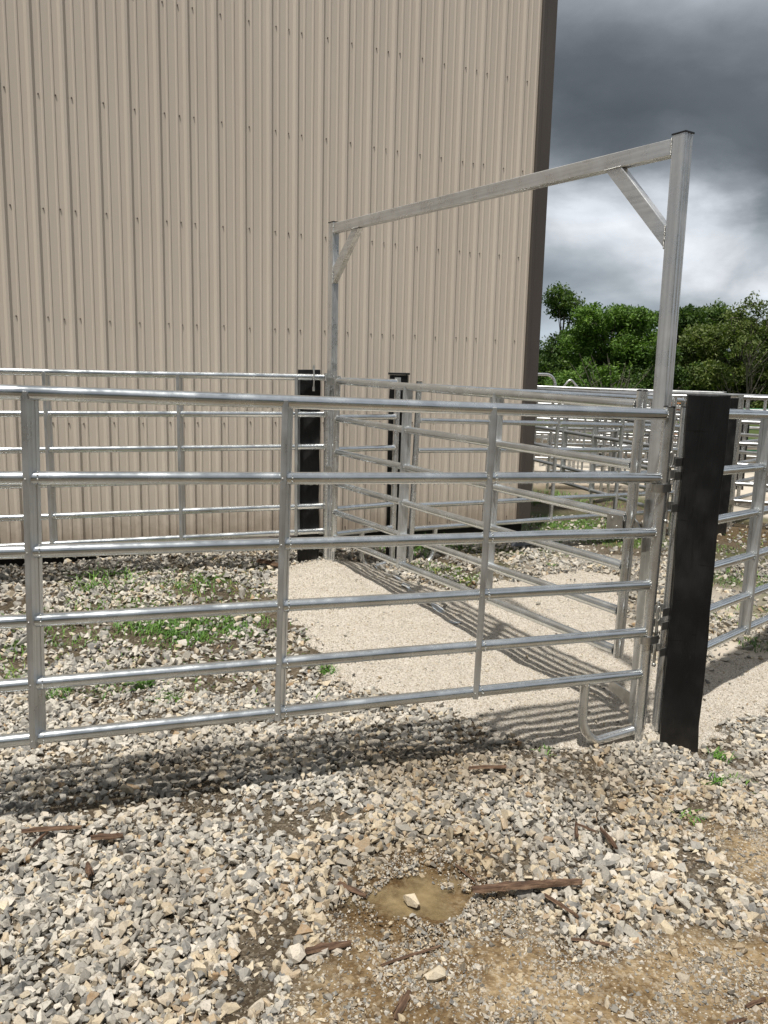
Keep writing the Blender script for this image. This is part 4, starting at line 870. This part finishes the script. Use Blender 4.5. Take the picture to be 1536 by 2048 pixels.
# ------------------------------------------------------------------ trees
def tree(name, x, y, h, crown, label, mat_, leaf=.20, nleaf=12000, trunk_r=.16, sparse=False, grp=None, seed=0, cat='tree', zc=None):
    """crown: list of (dx, dy, z, r) leafy masses"""
    rr = np.random.default_rng(seed); random.seed(seed)
    rt = empty(name, (x, y, -.1)); tag(rt, label, cat, grp)
    mb = MB(); zt = h * .72
    mb.tube([(0, 0, 0), (.1, .05, zt * .35), (-.05, .1, zt * .7), (0.05, 0, zt)], [trunk_r, trunk_r * .8, trunk_r * .55, trunk_r * .2], 8)
    for (dx, dy, z, r) in crown:
        z0 = min(z * .55, zt * .8) ; mb.tube([(0, 0, z0), (dx * .45, dy * .45, (z0 + z) / 2 + .1), (dx, dy, z)], [trunk_r * .35, trunk_r * .22, trunk_r * .06], 5)
        for _ in range(4 if sparse else 3):
            a = Vector(rr.normal(size=3)); a.normalize(); e_ = Vector((dx, dy, z)) + a * r * .95
            mb.tube([(dx * .8, dy * .8, z - r * .3), ((Vector((dx, dy, z)) + e_) / 2)[:], e_[:]], [.03, .02, .008], 4)
    mb.build('trunk', M_BARK, rt)
    # leaves grouped into sprays on each mass
    wts = np.array([c[3] ** 2 for c in crown]); wts = wts / wts.sum(); P = []; H = []
    for (dx, dy, z, r), w in zip(crown, wts):
        m_ = int(nleaf * w); ns = max(6, int(m_ / (9 if sparse else 16)))
        c = rr.normal(size=(ns, 3)); c /= np.linalg.norm(c, axis=1)[:, None]; rad = r * rr.uniform(.45 if not sparse else .2, 1.06, (ns, 1)) ** .6
        c = c * rad * np.array([1, 1, .82]) + np.array([dx, dy, z]); si = rr.integers(0, ns, m_)
        sp = leaf * (1.5 if sparse else 1.35)
        P.append(c[si] + rr.normal(size=(m_, 3)) * sp * np.array([1, 1, .6])); H.append(np.clip(rr.normal(.5, .2, ns)[si] + rr.normal(0, .12, m_), 0, 1))
    P = np.concatenate(P); H = np.concatenate(H); k = P[:, 2] > .15; P = P[k]; H = H[k]; n = len(P)
    a = rr.normal(size=(n, 3)); a /= np.linalg.norm(a, axis=1)[:, None]; b_ = np.cross(a, rr.normal(size=(n, 3)) + np.array([0, 0, 1.2])); b_ /= np.linalg.norm(b_, axis=1)[:, None] + 1e-9
    s_ = leaf * rr.uniform(.5, 1.1, (n, 1)); q = np.stack([P - a * s_, P + b_ * s_ * .45, P + a * s_, P - b_ * s_ * .45], 1).reshape(-1, 3)
    o = raw('crown', q, np.arange(4 * n).reshape(-1, 4), mat_, {'rnd': np.repeat(H, 4)}); o.parent = rt
    return rt
def mass(n, w, z0, z1, seed, top=1.0, r0=.9, r1=1.8, d=1.6):
    rr = random.Random(seed); out = []
    for _ in range(n):
        t = rr.random(); z = z0 + (z1 - z0) * t; ww = w * math.sqrt(max(.05, 1 - ((t - .35) / .78) ** 2)) * .9
        r = rr.uniform(r0 * .8, r1 * 1.08) * (1 - .38 * t); out.append((rr.uniform(-ww, ww), rr.uniform(-d, d), min(z, z1 - r * .6), r))
    return out
tree('tree', 11.0, 52, 8.3, mass(20, 1.5, 1.2, 7.5, 1, r0=.7, r1=1.2), 'dark tree rising highest beside the building edge', M_LEAFD, .13, 18000, .15, seed=21)
tree('tree', 12.0, 44, 5.7, mass(42, 3.0, .6, 5.6, 2, r0=.8, r1=1.4), 'broad bright green tree between the building and the tall frame post', M_LEAF, .115, 80000, .2, seed=22)
tree('tree', 16.3, 47, 6.3, mass(26, 2.0, .6, 6.0, 3, r0=.7, r1=1.3), 'dark green tree directly behind the tall frame post', M_LEAFD, .115, 36000, .18, seed=23)
tree('tree', 18.6, 48, 6.4, mass(26, 1.9, .6, 6.2, 4, r0=.7, r1=1.25), 'dark pointed tree just right of the tall frame post', M_LEAFD, .115, 36000, .18, seed=24)
tree('tree', 17.6, 41, 4.9, mass(24, 2.3, .6, 5.0, 5, r0=.7, r1=1.3), 'olive green bushy tree right of the tall frame post', M_LEAFO, .10, 48000, .13, seed=25)
sp = [(-1.0, 0, 4.3, .55), (-.6, .3, 5.0, .5), (-.2, -.2, 5.5, .45), (.35, .2, 5.25, .5), (.8, 0, 4.6, .5), (1.3, .2, 4.7, .4), (1.6, -.3, 4.2, .45), (.2, .1, 4.4, .5), (-.5, -.3, 3.7, .6), (2.0, 0, 4.0, .35)]
tree('tree', 16.7, 38, 5.0, sp, 'thin sparse-leaved young tree against the sky at the right', M_LEAFO, .10, 2300, .05, sparse=True, seed=26)
tree('tree', 19.6, 40, 4.2, mass(18, 2.2, .5, 4.1, 7, r0=.7, r1=1.2), 'olive bushy tree at the right edge below the sparse tree', M_LEAFO, .10, 32000, .12, seed=27)
tree('tree', 14.2, 41, 3.6, mass(18, 2.0, .4, 3.6, 8, r0=.7, r1=1.1), 'lower dark tree filling the gap left of the tall frame post', M_LEAFD, .10, 28000, .12, seed=28)
tree('shrub', 9.9, 40, 2.8, mass(14, 1.4, .4, 2.9, 9, r0=.5, r1=.9), 'light green shrub behind the alley bow', M_LEAF, .11, 9000, .06, seed=29, cat='shrub')
tree('shrub', 16.2, 42, 2.2, mass(12, 1.3, .3, 2.2, 10, r0=.5, r1=.8), 'small bright shrub showing between frame post and black post', M_LEAF, .11, 8000, .05, seed=30, cat='shrub')
tree('tree', 23.0, 55, 6.0, mass(18, 3.2, .8, 5.6, 11, r0=1, r1=1.6), 'dark tree far behind at the right edge of the picture', M_LEAFD, .18, 14000, .18, seed=31)
tree('tree', 7.5, 56, 7.5, mass(18, 3.0, .8, 7.0, 12, r0=1, r1=1.7), 'dark tree hidden mostly behind the building', M_LEAFD, .2, 9000, .18, seed=32)
tree('tree', 28.5, 50, 7.0, mass(18, 3.4, .8, 6.6, 13, r0=1, r1=1.7), 'dark tree beyond the right edge of the picture', M_LEAFD, .2, 9000, .18, seed=33)
# bare branches in front of the wood
for (x, y, hh, lb, sd_) in ((10.6, 38.5, 3.1, 'bare grey sapling with forked twigs in front of the bright green tree', 1), (16.9, 38.5, 3.0, 'bare grey sapling in front of the olive tree', 2)):
    random.seed(sd_ + 50); mb = MB()
    for k in range(13):
        a = random.uniform(-1.2, 1.2); L_ = hh * random.uniform(.5, 1.0); q = [(random.uniform(-.4, .4), 0, .2)]
        for s_ in range(4): q.append((q[-1][0] + a * L_ * .16 + random.uniform(-.08, .08), q[-1][1] + random.uniform(-.1, .1), q[-1][2] + L_ * .24))
        mb.tube(q, [.035, .028, .02, .014, .006], 5)
        for s_ in (2, 3): mb.tube([q[s_], (q[s_][0] + random.uniform(-.5, .5), q[s_][1], q[s_][2] + random.uniform(.1, .4))], [.014, .005], 4)
    o = mb.build('sapling', M_BARK); o.location = (x, y, -.1); tag(o, lb, 'sapling')
rr = np.random.default_rng(98); n = 26000; px = rr.uniform(-60, 60, n); hz = 6.5 + 3 * fbm(px, px * 0, .2, 3, 7); P = np.stack([px, -24 - rr.uniform(0, 5, n) + .003 * px ** 2, rr.random(n) ** .8 * hz], -1)  # unseen tree line, added to put a dark horizon band in the metal
a = rr.normal(size=(n, 3)); a /= np.linalg.norm(a, axis=1)[:, None]; b_ = np.cross(a, rr.normal(size=(n, 3))); b_ /= np.linalg.norm(b_, axis=1)[:, None]
s_ = rr.uniform(.3, .6, (n, 1)); q = np.stack([P - a * s_, P + b_ * s_ * .5, P + a * s_, P - b_ * s_ * .5], 1).reshape(-1, 3)
tag(raw('woodland', q, np.arange(4 * n).reshape(-1, 4), M_LEAFD, {'rnd': np.repeat(rr.random(n), 4)}), kind='stuff', label='dark foliage added unseen behind the camera to darken the metal reflections', cat='woodland')
# the wood behind, one dark mass of foliage one cannot count
rr = np.random.default_rng(99); n = 60000; px = rr.uniform(0, 60, n); hz = 3.2 + 1.6 * fbm(px, px * 0, .25, 3, 3); P = np.stack([px, rr.uniform(58, 68, n), rr.random(n) ** .8 * hz], -1)
a = rr.normal(size=(n, 3)); a /= np.linalg.norm(a, axis=1)[:, None]; b_ = np.cross(a, rr.normal(size=(n, 3))); b_ /= np.linalg.norm(b_, axis=1)[:, None]
s_ = rr.uniform(.12, .3, (n, 1)); q = np.stack([P - a * s_, P + b_ * s_ * .5, P + a * s_, P - b_ * s_ * .5], 1).reshape(-1, 3)
tag(raw('woodland', q, np.arange(4 * n).reshape(-1, 4), M_LEAFD, {'rnd': np.repeat(rr.random(n), 4)}), kind='stuff', label='dark woodland undergrowth along the horizon behind the trees', cat='woodland')
